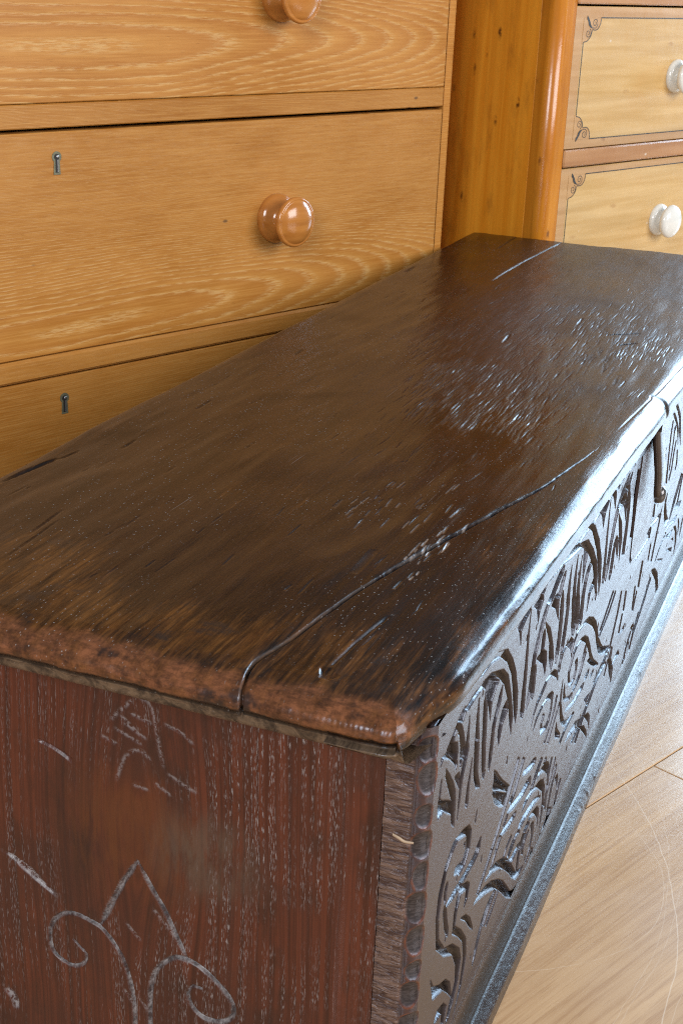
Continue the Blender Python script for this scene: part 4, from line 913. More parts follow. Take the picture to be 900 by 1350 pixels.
AREA_F = [(.50, .33), (1.30, .36), (1.50, .02), (1.05, -.02), (.45, .03), (.42, .20)]
AREA_C = [(.312, .176), (.389, .15), (.40, .09), (.333, .063), (.278, .097), (.267, .151)]
AREA_D = [(.231, .086), (.311, .069), (.318, .055), (.212, .061), (.169, .07)]
AREA_E = [(1.131, .232), (1.23, .074), (.951, -.003), (.846, .11)]
scatter(AREA_A, 300, (.012, .045), (.0010, .0020), (.00013, .0005), ang=(-.06, .10), pl=.10, clump=.5)
scatter(AREA_B, 250, (.012, .050), (.0010, .0020), (.00012, .00045), ang=(-.06, .10), pl=.15, clump=.6)
scatter(AREA_E, 190, (.012, .055), (.0010, .0020), (.00013, .00050), ang=(-.06, .10), pl=.08, clump=.4)
scatter(AREA_C, 34, (.008, .028), (.0012, .0022), (.0003, .0007), ang=(-.06, .1), pl=.5)
scatter(AREA_D, 30, (.006, .018), (.0012, .0022), (.0003, .0006), ang=(-.06, .1), pl=1.0)
ALL = [(.05, .02), (1.6, -.0), (1.6, .44), (.10, .44)]
scatter(AREA_F, 330, (.010, .040), (.0009, .0019), (.00008, .00030), ang=(-.08, .12), pl=.06, clump=.5)
scatter(ALL, 220, (.006, .035), (.0010, .0020), (.0002, .0006), ang=(-.12, .14))
for cx, cy, L, w, d_, a in ((1.262, .442, .05, .006, .0016, .05), (.255, .442, .085, .006, .002, -.14), (.31, .432, .03, .003, .001, -.1), (.204, .107, .05, .008, .0005, .05),
                            (1.03, .075, .05, .004, .0018, -.8), (.98, .06, .03, .004, .0018, -.7), (1.07, .14, .04, .004, .0014, .05), (.93, .20, .05, .005, .0015, .1), (.026, .065, .016, .008, .0012, .2), (.024, .060, .010, .005, .0012, -.6), (.030, .069, .010, .003, .0014, .4),
                            (.16, .36, .06, .003, .0008, .1), (.13, .35, .08, .0025, .0006, .08), (.36, .40, .03, .0035, .0009, .05), (.50, .395, .04, .003, .0008, .05), (.74, .395, .03, .004, .001, .1)):
    dash(cx, cy, L, w, d_, a)
def crack(pts, w, dep, fade=True):
    d, fr = line_dist(X, Y, pts)
    t = np.exp(-(d / w) ** 2)
    if fade: t *= smooth(np.minimum(fr, 1 - fr) * 8 + .15)
    np.add(D, dep * t, out=D)
    np.maximum(pit, t, out=pit)
crack([(1.241, .311), (1.33, .312), (1.42, .308), (1.53, .302), (1.637, .297)], .0016, .0022)
crack([(1.50, .374), (1.57, .377), (1.637, .377)], .0014, .0015)
crack([(.035, .066), (.075, .064), (.125, .058)], .0010, .0012)
crack([(.62, .0), (.80, -.012), (1.0, -.02)], .0009, .0006)
# the long split that frees a tapering strip along the front edge
VV = np.broadcast_to(vy[None, :], X.shape)
sgn_d = (VV - V0) * np.where(VV < V0, (ycl - vf) / (V0 - vf), (vb_ - ycl) / (vb_ - V0))
sd = np.abs(sgn_d)
strip = (VV < V0 + 1e-6) & (X < .60)
fade = smooth((.58 - X) / .30)
lip = (VV > vf)
D += lip * .0042 * np.exp(-(sd / (.0005 + .0004 * fade * (1 + .5 * vnoise(X, Y * 0, 30, 1, 76, 3)))) ** 2) * (.15 + .85 * fade) * smooth((.58 - X) / .08)
D += .0009 * np.exp(-(sd / .0022) ** 2) * smooth((vnoise(X, Y, 25, 60, 75, 4, .6) + .5) / .9) * ~strip * fade * lip
pale = np.maximum(pale, .15 * np.exp(-((sgn_d - .0012) / .0007) ** 2) * fade * lip * smooth((vnoise(X, Y, 60, 60, 73, 3) + .45) / .5))
D += np.where(strip, .0010 * fade, 0.0) * smooth(sd / .0012)
# dents along the rounded edges
edge = smooth((-Z - .001) / .006)
D += edge * (.0005 * vnoise(X * 1.0 + Z * 3, Y + Z * 2, 14, 34, 21, 3) + .00004 * vnoise(X + Z, Y - Z, 70, 150, 22, 2))
nearroll = smooth((.03 - X) / .03) * smooth((-Z - .002) / .004)
D += nearroll * .00005 * np.sin(Y * 1600 + 6 * vnoise(X, Y, 20, 20, 5, 1)) * smooth((.11 - Y) / .05)
# notch in the front lip above the hasp
notch = np.exp(-((X - .765) / .006) ** 2) * smooth((-Y + .0) / .012) * .0025
# wear masks
e_near = X + .014; e_front = Y + .015 + .016 * np.clip(X, 0, 2)
nz = vnoise(X, Y, 18, 60, 31, 4); nz2 = vnoise(X, Y, 7, 14, 32, 3)
wear = smooth((.046 + .005 * nz - e_near) / .036)
wear = np.maximum(wear, .62 * smooth((.17 + .09 * nz2 - e_near) / .16))
wf = smooth((.030 + .016 * nz - e_front) / .020) * smooth((.60 - X) / .45) * .5
wf = np.maximum(wf, .35 * smooth((.045 + .03 * nz2 - e_front) / .03) * smooth((.95 - X) / .3))
wear = np.maximum(wear, wf)
wear = np.maximum(wear, .24 * smooth((.45 - np.hypot((X - .35) * .8, (Y - .20) * 1.8)) / .4) * smooth((nz2 + .5) / .9))
wear = np.maximum(wear, .30 * smooth((Y - .40) / .05) * smooth((nz + .6) / .8))
wear *= smooth((Z + .022) / .006)
under = smooth((-Z - .0215) / .002) * smooth((.06 - X) / .02)
D = D * smooth((Z + .030) / .010)
# displace along an approximate normal
gx = np.gradient(ZX[:, 0]) / (np.gradient(ux) + 1e-9)
P3 = np.stack([X, Y, H + Z], -1)
tu = np.gradient(P3, axis=0); tv = np.gradient(P3, axis=1)
Nn = np.cross(tu, tv); Nn /= (np.linalg.norm(Nn, axis=-1, keepdims=True) + 1e-12)
P3 = P3 - Nn * D[..., None]
P3[..., 1] += notch
V = P3.reshape(-1, 3); Fc = grid_faces(len(ux), len(vy))
at = {'wear': wear, 'pale': pale, 'pit': pit, 'under': under, 'painted_sheen': smooth((X - .50) / .65) * smooth((.40 - Y) / .30) * (.8 + .2 * np.clip(vnoise(X, Y, 9, 16, 81, 4) * 2, -1, 1)), 'edge': smooth((.012 - Y - .016 * np.clip(X, 0, 2)) / .012) * smooth((X - .0) / .05)}
mk = strip.ravel()[Fc].sum(1) >= 2
for keep in (~mk, mk):
    v_, f_, a_ = sub_mesh(V, Fc, keep, at)
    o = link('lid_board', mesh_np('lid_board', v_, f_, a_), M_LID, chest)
    o['label'] = 'narrow split strip along the front of the lid' if keep is mk else 'wide main board of the lid'

# ---- front board with its end grain, scooped corner and carving
YB = -.0105; XE = .022
basep = np.array([(XE, .0195), (XE, .001), (XE + .0004, -.0035), (XE + .003, -.0075), (XE + .008, YB)])
arc = resample([tuple(p) for p in basep], .0008)
fx = np.r_[np.arange(arc[-1, 0] + .0006, .36, .00062), np.arange(.36, .62, .001), np.arange(.62, 1.18, .0015), np.arange(1.18, CX_L - .02, .004)]
bu = np.r_[arc, np.stack([fx, np.full(len(fx), YB)], 1)]
zz = np.arange(.0, H - .0205, .0008)
tb = np.gradient(bu, axis=0); tb /= np.linalg.norm(tb, axis=1, keepdims=True)
nb2 = np.stack([tb[:, 1], -tb[:, 0]], 1)
FX, FZ = np.meshgrid(bu[:, 0], zz, indexing='ij')
FY = np.meshgrid(bu[:, 1], zz, indexing='ij')[0]
face = np.zeros(len(bu)); face[len(arc) - 2:] = 1
FD = np.zeros_like(FX); cutm = np.zeros_like(FX)
polys = [(r_[0] * 1e-3, np.array(r_[1:], float).reshape(-1, 2) * 1e-4) for r_ in CARVE]
extra = []
for d_, q in polys:
    c_ = q.mean(0)
    if .16 < c_[0] < .68 and c_[1] < .24: extra.append((d_, q + [1.0, 0]))
    if .28 < c_[0] < .60 and c_[1] >= .24: extra.append((d_, q + [.625, -.008])); extra.append((d_, q + [.94, -.010]))
occupied = [q for _, q in polys]
def free(q):
    lo, hi = q.min(0), q.max(0)
    for p in occupied:
        a, b = p.min(0), p.max(0)
        if (lo < b + .004).all() and (hi > a - .004).all(): return False
    return q[:, 0].max() < CX_L - .05 and not (.70 < q[:, 0].mean() < .90 and q[:, 1].mean() > .19)
polys += [(d_, q) for d_, q in extra if free(q)]
i_face = len(arc)
for d_, q in polys:
    lo, hi = q.min(0) - .002, q.max(0) + .002
    i0, i1 = np.searchsorted(bu[i_face:, 0], [lo[0], hi[0]]) + i_face
    j0, j1 = np.searchsorted(zz, [lo[1], hi[1]])
    if i1 - i0 < 1 or j1 - j0 < 1: continue
    s = (slice(i0, i1), slice(j0, j1))
    t = poly_depth(FX[s], FZ[s], q, .0006)
    dep = 1.25 * d_ * (1 - np.exp(-t * 3.4 / d_))
    FD[s] = np.maximum(FD[s], dep)
    cutm[s] = np.maximum(cutm[s], np.clip(t / .0012, 0, 1))
FD += cutm * .00035 * vnoise(FX, FZ, 150, 150, 41, 2)
FD += face[:, None] * (.0006 * vnoise(FX, FZ, 6, 10, 42, 3) + .00006 * vnoise(FX, FZ, 14, 130, 43, 2))
# scribed horizontal shake and pin holes in the face
for _ in range(90):
    hx, hz, hr = random.uniform(.04, 1.2), random.uniform(.05, .35), random.uniform(.0012, .0026)
    i0, i1 = np.searchsorted(bu[i_face:, 0], [hx - hr, hx + hr]) + i_face
    j0, j1 = np.searchsorted(zz, [hz - hr * 1.6, hz + hr * 1.6])
    s = (slice(i0, i1), slice(j0, j1))
    FD[s] += .0015 * np.clip(1 - ((FX[s] - hx) / hr) ** 2 - ((FZ[s] - hz) / hr / 1.6) ** 2, 0, 1)
# scoops cut out of the corner
scoop = np.zeros_like(FX); rim = np.zeros_like(FX)
L_arc = np.r_[0, np.cumsum(np.hypot(*np.diff(bu, axis=0).T))]
sc_c = .0285
zs = .352
while zs > .01:
    hz = random.uniform(.0072, .0128); hw = random.uniform(.0070, .0104)
    cc = sc_c + random.uniform(-.0020, .0014)
    a = (L_arc[:, None] - cc) / hw; b = (FZ - zs) / hz
    t = np.clip(1 - a * a - b * b, 0, 1)
    tt = 1 - a * a - b * b
    FD += .0027 * t ** .5
    scoop = np.maximum(scoop, smooth(t * 9))
    rim = np.maximum(rim, np.exp(-((tt + .05) / .16) ** 2))
    zs -= hz * 2 + random.uniform(.0005, .004)
ca = np.clip(1 - np.abs(L_arc - sc_c) / .0125, 0, 1)[:, None] * np.ones_like(FX)
arris = np.clip(rim + .25 * smooth(ca * 1.6) * (1 - scoop), 0, 1)
endg = smooth((.0205 - L_arc) / .003)[:, None] * np.ones_like(FX)
rip = np.sin(2 * np.pi * (FZ + .35 * FY) / .0030 + 5 * vnoise(FY, FZ, 60, 25, 45, 3))
FD += endg * .00030 * rip * smooth((vnoise(FY, FZ, 30, 12, 46, 2) + .6) / .8)
FD += endg * (.0005 * vnoise(FY * 1.0 + FZ * .35, FZ, 40, 160, 44, 3))
PF = np.stack([FX - nb2[:, 0:1] * FD, FY - nb2[:, 1:2] * FD, FZ], -1)
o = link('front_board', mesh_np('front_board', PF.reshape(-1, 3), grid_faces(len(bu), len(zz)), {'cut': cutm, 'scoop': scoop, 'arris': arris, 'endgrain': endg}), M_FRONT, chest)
o['label'] = 'front board carved with arches, scrolls and a diamond'

m = MB(); m.box(XE + .0065, CX_L - .05, -.0088, .019, H - .045, H - .0212, .0006); m.build('front_rail', M_FRONT, chest)

# ---- near end board with the incised scrolls
ey = np.arange(.0200, CW - .012, .001); ez = np.arange(0, H - .030, .001)
EY, EZ = np.meshgrid(ey, ez, indexing='ij')
ED = np.zeros_like(EY); ecut = np.zeros_like(EY); eg = np.zeros_like(EY)
GRO = [([(.2569, .1199), (.2506, .1143), (.2462, .11), (.2492, .1012), (.2586, .096), (.2687, .0984), (.2759, .1048), (.2782, .1157), (.2758, .129), (.2681, .1392), (.2579, .1438), (.247, .1432), (.2346, .1397), (.2241, .1299), (.2154, .1176), (.2095, .1004), (.2062, .0821), (.2056, .0606), (.206, .02)], .0021),
       ([(.15, .1127), (.1577, .1119), (.1611, .104), (.1576, .0938), (.149, .0873), (.137, .0869), (.1268, .0935), (.1244, .1039), (.1288, .1136), (.1407, .1245), (.1526, .1316), (.1646, .134), (.1732, .132), (.1836, .1218), (.1899, .1092), (.1923, .0929), (.1926, .0654), (.192, .02)], .0025),
       ([(.2017, .2071), (.216, .181), (.2336, .1419)], .0028), ([(.2009, .2056), (.19, .1864), (.1798, .1706), (.1705, .1515), (.162, .1349)], .0024)]
for pts, hw in GRO:
    c_ = catmull(pts, 5)
    d, fr = line_dist(EY, EZ, [tuple(p) for p in c_])
    w = .86 * hw * (.45 + .55 * smooth(np.minimum(fr * 6, (1 - fr) * 6))) * (1 + .15 * vnoise(EY, EZ, 90, 90, 51, 2))
    t = np.clip(1 - d / w, 0, 1)
    ED = np.maximum(ED, .0036 * t); ecut = np.maximum(ecut, smooth(t * 4))
SCR = [[(.2031, .3407), (.19, .3366), (.1843, .3116), (.1801, .2888)], [(.2178, .2694), (.2098, .2914), (.1978, .2991), (.189, .2909)], [(.1799, .3245), (.1683, .3216), (.1568, .3143)], [(.1772, .2866), (.1655, .2807), (.1538, .2764)],
       [(.2137, .3234), (.2005, .3134)], [(.2184, .3118), (.1962, .304)], [(.2213, .317), (.2152, .3245), (.2031, .3378)], [(.2042, .2701), (.1922, .2688)], [(.1876, .2761), (.1743, .2691)], [(.2292, .303), (.2157, .299)], [(.2062, .3267), (.1886, .3223)], [(.2110, .318), (.193, .309)],
       [(.190, .170), (.178, .158), (.172, .150)], [(.212, .150), (.200, .138)], [(.2145, .090), (.2045, .076)], [(.200, .085), (.192, .073)]]
for pts in SCR:
    d, fr = line_dist(EY, EZ, [tuple(p) for p in catmull(pts, 5)])
    t = np.exp(-(d / .0011) ** 2) * smooth(np.minimum(fr, 1 - fr) * 6 + .2)
    ED = np.maximum(ED, .0006 * t); eg = np.maximum(eg, .55 * t)
for pts, w_ in (([(.3168, .1815), (.3059, .1773), (.2951, .1713), (.2845, .1633), (.2702, .1546)], .0030), ([(.3211, .0532), (.3129, .0438), (.3123, .0358)], .0040), ([(.2824, .2862), (.2653, .2814), (.253, .2753)], .0024)):
    d, fr = line_dist(EY, EZ, [tuple(p) for p in catmull(pts, 5)])
    w = w_ * (1 + .6 * vnoise(EY, EZ, 70, 70, 52, 2))
    t = np.clip(1 - (d / w) ** 2, 0, 1) * smooth(np.minimum(fr, 1 - fr) * 5 + .2)
    ED = np.maximum(ED, .0020 * t)
    if w_ > .0025: eg = np.maximum(eg, .9 * t)
ED += .0010 * vnoise(EY, EZ, 7, 4, 53, 3) + .0003 * vnoise(EY, EZ, 120, 7, 54, 2)
PE = np.stack([np.full_like(EY, XE + .0012) + ED, EY, EZ], -1)
o = link('end_board', mesh_np('end_board', PE.reshape(-1, 3), grid_faces(len(ey), len(ez), True), {'cut': ecut, 'gash': eg}), M_END, chest)
o['label'] = 'reddish end board with incised scrolls'
# carcass behind the show faces
m = MB(); m.box(CX_L - .045, CX_L - .022, .02, CW - .014, .0, H - .0285, .001); m.build('end_board', M_ROUGH, chest)
m = MB(); m.box(XE + .03, CX_L - .046, CW - .034, CW - .012, .0, H - .0285, .001); m.build('back_board', M_ROUGH, chest)
m = MB(); m.box(XE + .03, CX_L - .046, .012, CW - .035, .05, .07, .001); m.build('bottom_board', M_ROUGH, chest)

# ---- base moulding along the front
prof = resample([(-.0100, .058), (-.0116, .054), (-.0124, .046), (-.0132, .038), (-.0146, .0325), (-.0160, .0300), (-.0158, .0285), (-.0166, .0276), (-.0180, .0268), (-.0217, .0230), (-.0254, .0192), (-.0262, .0174), (-.0263, .0130), (-.0257, .004), (-.0255, .0)], .0010)
mx = np.r_[np.arange(.030, .75, .002), np.arange(.75, CX_L - .015, .005)]
MX, PY = np.meshgrid(mx, prof[:, 0], indexing='ij'); _, PZ = np.meshgrid(mx, prof[:, 1], indexing='ij')
bev = smooth((PY + .014) / -.004)
MD = (.0003 * vnoise(MX, PZ, 12, 60, 61, 2) + .00010 * vnoise(MX, PZ * 1.0, 170, 310, 62, 3, .9) * smooth((vnoise(MX, PZ, 9, 4, 63, 2) + .35) / .5)) * bev + .0004 * vnoise(MX, PZ, 9, 30, 64, 2)
chip = smooth((vnoise(MX, PZ * 0, 31, 1, 65, 3, .8) - .75) / .4) * np.exp(-((PZ - .018) / .0022) ** 2) * .0009
PM = np.stack([MX, PY + MD + chip, PZ - chip * .6], -1)
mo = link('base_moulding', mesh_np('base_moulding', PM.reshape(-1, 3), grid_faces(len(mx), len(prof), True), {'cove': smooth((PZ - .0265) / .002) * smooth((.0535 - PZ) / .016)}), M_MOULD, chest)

# ---- lock plate and hasp
m = MB()
pl = [(.736, .330), (.732, .285), (.735, .215), (.748, .203), (.800, .200), (.862, .205), (.868, .230), (.868, .300), (.864, .330)]
m.prism(pl, YB + .002, YB - .0012)
m.build('lock_plate', M_PLATE, chest)
hs = []
rows = 22
for i in range(rows):
    t = i / (rows - 1)
    z = .3605 - t * .098
    yc_ = -.0140 - .008 * smooth(t * 1.2) - .002 * t
    w = .020 - .004 * t if t < .8 else (.0168 * math.sqrt(max(1 - ((t - .8) / .2) ** 2, .03)))
    th = .0055 - .001 * t
    for k in range(20):
        a = 2 * math.pi * k / 20
        ca_, sa_ = math.cos(a), math.sin(a)
        sx = math.copysign(abs(ca_) ** .7, ca_); sy = math.copysign(abs(sa_) ** .7, sa_)
        hs.append((.800 + w * sx, yc_ + th * sy, z))
Fh = np.array([[i * 20 + k, i * 20 + (k + 1) % 20, (i + 1) * 20 + (k + 1) % 20, (i + 1) * 20 + k] for i in range(rows - 1) for k in range(20)])
hp = link('hasp', mesh_np('hasp', np.array(hs), Fh[:, ::-1]), M_IRON, chest)
m = MB(); m.lathe([(.0105, 0), (.0105, .004), (.0095, .0075), (.007, .0100), (.003, .0113), (.0005, .0115)], (.800, -.0215, .2680), '-y', 24)
m.build('rivet', M_TIP, hp)
m = MB(); m.prism([(.7775, .347), (.8225, .347), (.8225, .366), (.7775, .366)], YB + .002, -.022); m.build('hinge_block', M_IRON, hp)
# pale sliver caught on the corner
m = MB()
sv = catmull([(XE - .0022, .0115, .2873), (XE - .0028, .0070, .2862), (XE - .0030, .0030, .2848), (XE - .0026, -.0030, .2852)], 6)
for i, p in enumerate(sv):
    r_ = .0013 * (1 - .6 * abs(i / len(sv) - .4))
    for k in range(6):
        a = k * math.pi / 3
        m.v.append((p[0] + r_ * .6 * math.cos(a), p[1], p[2] + r_ * math.sin(a)))
for i in range(len(sv) - 1):
    for k in range(6):
        m.f.append([i * 6 + k, i * 6 + (k + 1) % 6, (i + 1) * 6 + (k + 1) % 6, (i + 1) * 6 + k]); m.s.append(True)
m.build('splinter', M_STRAW, chest)

# ------------------------------------------------------------------ left chest of drawers (local: x right, -y towards the viewer, z up)
cod = thing('chest_of_drawers', 'honey-coloured ash chest of drawers with turned wooden knobs and keyholes', 'chest of drawers', (1.46335, 0.47042, 0), TH)
M_ASH2 = mat_ash('ash_drawer_middle', -.675, .360, 1700, (0, 0, 0))
M_ASH1 = mat_ash('ash_drawer_upper', -.70, .705, 1400, (5, 2, 3), 1.05)
M_ASH3 = mat_ash('ash_drawer_lower', -.3, .02, 700, (9, 1, 7), .92, .3)
M_ASHR = mat_ash('ash_rail', -.2, .9, 900, (2, 8, 5), .95, .35)
M_ASHC = mat_ash('ash_carcass', -.2, 1.9, 300, (12, 3, 5), .9, .4)
M_PALEEDGE = mat_ash('ash_edge', 0, -2, 60, (3, 3, 3), 1.12, .5)
M_KNOB = mat_pine('cherry_knob', (0.38, 0.132, 0.024), (0.52, 0.205, 0.045), (0.10, 0.03, 0.01), False, .2, .16)
M_BRASS = mat_plain('tarnished_brass', (0.17, 0.16, 0.10), 0.42, metal=0.4, vary=0.35, s=200)
M_BLACK = mat_plain('keyhole_dark', (0.012, 0.010, 0.009), 0.6)
M_STEEL = mat_plain('lock_pin', (0.30, 0.29, 0.28), 0.35, metal=0.8)
XL = -1.44; DEP = .46
m = MB(); m.box(.0165, .0195, .003, DEP, 0, 1.05, .001); m.box(.002, .0160, .0015, DEP, 0, 1.05, .0008); m.build('carcass_side', M_PALEEDGE, cod)
m = MB(); m.box(XL - .018, XL - .003, .0, DEP, 0, 1.05, .001); m.build('carcass_side', M_ASHC, cod)
m = MB(); m.box(XL - .04, .045, -.03, DEP + .01, 1.0505, 1.075, .004); m.build('top_board', M_ASHC, cod)
m = MB(); m.box(XL - .002, .0012, DEP - .012, DEP, 0.0, 1.05); m.build('back_board', M_ASHC, cod)
for (z0, z1, off) in ((.608, .6370, .002), (.296, .3245, -.0035), (.008, .035, .002), (.908, .935, .002)):
    m = MB(); m.box(XL - .002, .0012, off, .10, z0, z1, .0035 if off < 0 else .0015); m.build('rail', M_ASHR, cod)
# dust boards close the carcass behind each gap
for z in (.622, .310, .02, .92):
    m = MB(); m.box(XL, .001, .10, DEP - .014, z - .005, z + .005); m.build('dust_board', M_ASHC, cod)

def keyhole(parent, x, z):
    m = MB()
    out_ = []
    for k in range(25):
        a = math.radians(-52 + 284 * k / 24)
        out_.append((x + .0068 * math.cos(a), z + .0075 + .0068 * math.sin(a)))
    out_ += [(x - .0050, z - .0140), (x + .0050, z - .0140)]
    m.prism(out_, .001, -.0007)
    e_ = m.build('escutcheon', M_BRASS, parent)
    m = MB()
    out_ = []
    for k in range(21):
        a = math.radians(-60 + 300 * k / 20)
        out_.append((x + .0038 * math.cos(a), z + .0075 + .0038 * math.sin(a)))
    out_ += [(x - .0022, z - .0115), (x + .0022, z - .0115)]
    m.prism(out_, .0, -.0010)
    m.build('keyhole', M_BLACK, parent)
    m = MB(); m.lathe([(.0022, 0), (.0022, .0006), (.0012, .0009), (.0002, .001)], (x + .0012, -.0009, z + .0078), '-y', 14)
    m.box(x + .0003, x + .0020, -.0014, -.0008, z - .0108, z + .0040)
    m.build('lock_pin', M_STEEL, parent)

WKNOB = [(.0345, -.001), (.0352, .002), (.0350, .006), (.0335, .0095), (.029, .0135), (.0225, .0175), (.0185, .022), (.0178, .0255), (.0195, .030), (.0255, .0335), (.0315, .036), (.0345, .0385), (.0355, .0415), (.0350, .0440), (.0335, .0455), (.0318, .0460), (.0312, .0455), (.0300, .0465), (.026, .0495), (.019, .0525), (.010, .0543), (.0005, .055)]
def drawer(z0, z1, mat, knob_z, key_z):
    m = MB(); m.box(XL, -.0014, 0, .022, z0, z1, .0012)
    d = m.build('drawer', mat, cod)
    for kx in (-.352, -1.09):
        m = MB(); m.lathe(WKNOB, (kx, 0, knob_z), '-y', 56)
        m.build('knob', M_KNOB, d)
    if key_z: keyhole(d, -.7205, key_z)
drawer(.6378, .905, M_ASH1, .767, .880)
drawer(.3257, .6035, M_ASH2, .466, .566)
drawer(.040, .2935, M_ASH3, .160, .2565)

# ------------------------------------------------------------------ right pine chest
pc = thing('pine_chest', 'varnished amber pine chest with white china knobs and stencilled drawers', 'chest of drawers', (1.6712, 0.31997, 0), TH)
M_AMBER = mat_pine('amber_pine_side', (0.72, 0.240, 0.013), (0.86, 0.340, 0.028), (0.10, 0.028, 0.006), True, .9, .27)
M_POST = mat_pine('amber_pine_corner', (0.50, 0.160, 0.010), (0.62, 0.235, 0.022), (0.13, 0.035, 0.008), True, .8, .20)
M_YEL = mat_pine('yellow_pine_front', (0.54, 0.325, 0.115), (0.65, 0.425, 0.185), (0.38, 0.19, 0.06), False, .5, .30)
M_BAND = mat_pine('brown_border', (0.47, 0.255, 0.10), (0.56, 0.33, 0.15), (0.22, 0.09, 0.03), False, .5, .32)
M_RAIL = mat_pine('brown_pine_rail', (0.42, 0.19, 0.070), (0.52, 0.27, 0.12), (0.20, 0.08, 0.03), False, .6, .26)
n_ = NT('white_china'); M_CHINA = n_.out((0.76, 0.745, 0.69), 0.08, spec=0.6)
M_INK = mat_plain('stencil_ink', (0.030, 0.026, 0.022), 0.45, vary=0.3, s=200)
PDEP = .46; PWID = .638; PTOP = 1.04
# side panel and rounded corner post
m = MB(); m.box(-.047, -.025, .0365, PDEP, 0, PTOP, .001); m.build('side_panel', M_AMBER, pc)
m = MB()
R_ = .020; arcn = 16
pts = [(-.0005, .030)] + [(-.0005, .0035), (-.0016, .0006)]
for k in range(arcn + 1):
    a = math.radians(270 - 90 * k / arcn)
    pts.append((-.047 + R_ + R_ * math.cos(a), R_ + R_ * math.sin(a)))
pts += [(-.047, .036), (-.0245, .036)]
n0 = len(pts)
for z in (0, PTOP):
    for (x, y) in pts: m.v.append((x, y, z))
for i in range(n0):
    j = (i + 1) % n0
    m.f.append([i, j, n0 + j, n0 + i]); m.s.append(3 <= i < 3 + arcn)
m.f.append(list(range(n0))); m.s.append(False); m.f.append([n0 + i for i in range(n0)]); m.s.append(False)
m.build('corner_post', M_POST, pc)
m = MB(); m.box(PWID, PWID + .022, .0, PDEP, 0, PTOP, .003); m.build('side_panel', M_AMBER, pc)
m = MB(); m.box(-.07, PWID + .045, -.025, PDEP + .01, PTOP + .0005, PTOP + .026, .006); m.build('top_board', M_AMBER, pc)
m = MB(); m.box(-.0245, PWID - .0005, PDEP - .012, PDEP - .001, 0, PTOP); m.build('back_board', M_BAND, pc)
for (z0, z1) in ((.765, .790), (.5040, .5325), (.243, .270), (.0, .045)):
    m = MB(); m.box(0, PWID - .0005, -.002, .10, z0, z1, .0025); m.build('rail', M_RAIL, pc)
    m = MB(); m.box(0, PWID - .0005, .1005, PDEP - .013, (z0 + z1) / 2 - .006, (z0 + z1) / 2 + .006); m.build('dust_board', M_BAND, pc)

def ribbon(mb, pts, w, y=-.0004):
    p = np.array(pts, float)
    t = np.gradient(p, axis=0); t /= np.linalg.norm(t, axis=1, keepdims=True) + 1e-9
    nn = np.stack([-t[:, 1], t[:, 0]], 1) * w / 2
    n = len(mb.v)
    for i in range(len(p)):
        mb.v.append((p[i, 0] + nn[i, 0], y, p[i, 1] + nn[i, 1])); mb.v.append((p[i, 0] - nn[i, 0], y, p[i, 1] - nn[i, 1]))
    for i in range(len(p) - 1):
        mb.f.append([n + 2 * i, n + 2 * i + 1, n + 2 * i + 3, n + 2 * i + 2]); mb.s.append(False)
def spiral(cx, cz, r0, turns, a0, sgn):
    return [(cx + r0 * (1 - .8 * t) * math.cos(a0 + sgn * 2 * math.pi * turns * t), cz + r0 * (1 - .8 * t) * math.sin(a0 + sgn * 2 * math.pi * turns * t)) for t in np.linspace(0, 1, 26)]
FY0 = .0025        # drawers sit a little behind the corner post
CORN = [(48, 0), (47.5, -5), (46, -11), (41, -17), (36.5, -19), (33, -19.5), (26, -19), (24, -24), (22, -29), (17, -34), (12, -37), (4, -38.5), (3.2, -41)]
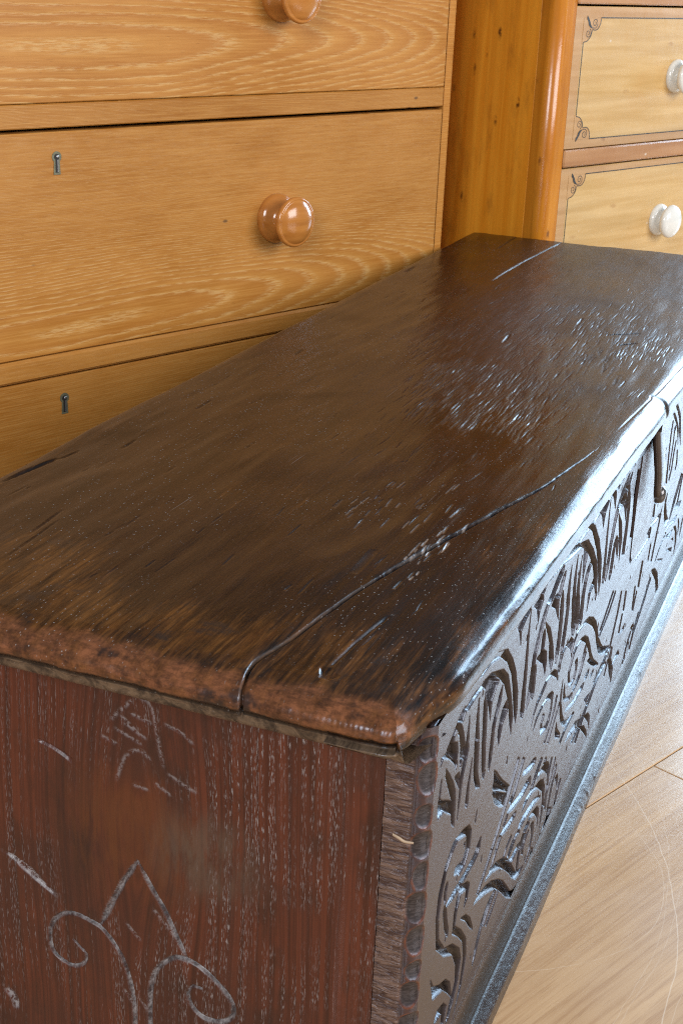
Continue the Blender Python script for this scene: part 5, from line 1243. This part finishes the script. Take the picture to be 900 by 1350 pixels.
def stencil(d, xl, xr, zt, zb):
    """border strips, corner patches, dark line and scrolls of one drawer front"""
    z0, z1 = d
    yb = FY0 - .0003; yp = FY0 - .0006; yl = FY0 - .0010
    mbn = MB()
    for a in ((.001, xl, z0 + .001, z1 - .001), (xr, PWID - .002, z0 + .001, z1 - .001), (xl, xr, zt, z1 - .001), (xl, xr, z0 + .001, zb)):
        n = len(mbn.v)
        mbn.v += [(a[0], yb, a[2]), (a[1], yb, a[2]), (a[1], yb, a[3]), (a[0], yb, a[3])]; mbn.f.append([n, n + 1, n + 2, n + 3]); mbn.s.append(False)
    ink = MB()
    c = catmull([(x * 1e-3, z * 1e-3) for x, z in CORN], 4)
    for mxr in (False, True):
        for mz in (False, True):
            tx = lambda x: (xr - x) if mxr else (xl + x)
            tz = lambda z: (zb - z) if mz else (zt + z)
            q = [(tx(x), tz(z)) for x, z in c]
            n = len(mbn.v)
            poly = [(tx(0), tz(0))] + q + [(tx(0), tz(-.041))]
            for x, z in poly: mbn.v.append((x, yp, z))
            for i in range(1, len(poly) - 1): mbn.f.append([n, n + i, n + i + 1]); mbn.s.append(False)
            ribbon(ink, q, .0013, yl)
            for (cx, cz, r0, tn, a0, sg) in ((.0315, -.0085, .0085, 1.6, -2.2, 1), (.0150, -.0245, .0078, 1.5, 1.2, -1)):
                ribbon(ink, [(tx(x), tz(z)) for x, z in spiral(cx, cz, r0, tn, a0, sg)], .0010, yl)
            leaf = [(.0085, .0035), (.0125, -.0005), (.0170, -.0060), (.0195, -.0110), (.0270, -.0175), (.0180, -.0150), (.0135, -.0115), (.0115, -.0060), (.0075, -.0020)]
            n = len(ink.v)
            for x, z in leaf: ink.v.append((tx(x), yl, tz(z)))
            ink.f.append([n + i for i in range(len(leaf))]); ink.s.append(False)
    ribbon(ink, [(xl + .048, zt), (xr - .048, zt)], .0016, yl); ribbon(ink, [(xl + .048, zb), (xr - .048, zb)], .0016, yl)
    ribbon(ink, [(xl + .0032, zt - .041), (xl + .0032, zb + .041)], .0014, yl); ribbon(ink, [(xr - .0032, zt - .041), (xr - .0032, zb + .041)], .0014, yl)
    return mbn, ink
CKNOB = [(.0285, -.001), (.0292, .002), (.0285, .006), (.0250, .0095), (.0195, .012), (.0170, .0145), (.0178, .0170), (.0225, .0195), (.0275, .022), (.0300, .0255), (.0305, .0285), (.0290, .0325), (.0240, .0365), (.0160, .0392), (.0080, .0403), (.0005, .0406)]
def pdrawer(z0, z1, zt, zb, knob_z):
    m = MB(); m.box(.0008, PWID - .0015, FY0, .025, z0, z1, .001)
    d = m.build('drawer', M_YEL, pc)
    b, i = stencil((z0, z1), .0235, PWID - .026, zt, zb)
    b.build('border_band', M_BAND, d, False); i.build('stencil_line', M_INK, d, False)
    for kx in (.318,):
        m = MB(); m.lathe(CKNOB, (kx, FY0, knob_z), '-y', 48)
        m.build('knob', M_CHINA, d)
pdrawer(.7915, 1.036, 1.012, .815, .910)
pdrawer(.5337, .7615, .7440, .5485, .646)
pdrawer(.2715, .5010, .4895, .290, .389)
pdrawer(.0465, .2415, .222, .068, .145)
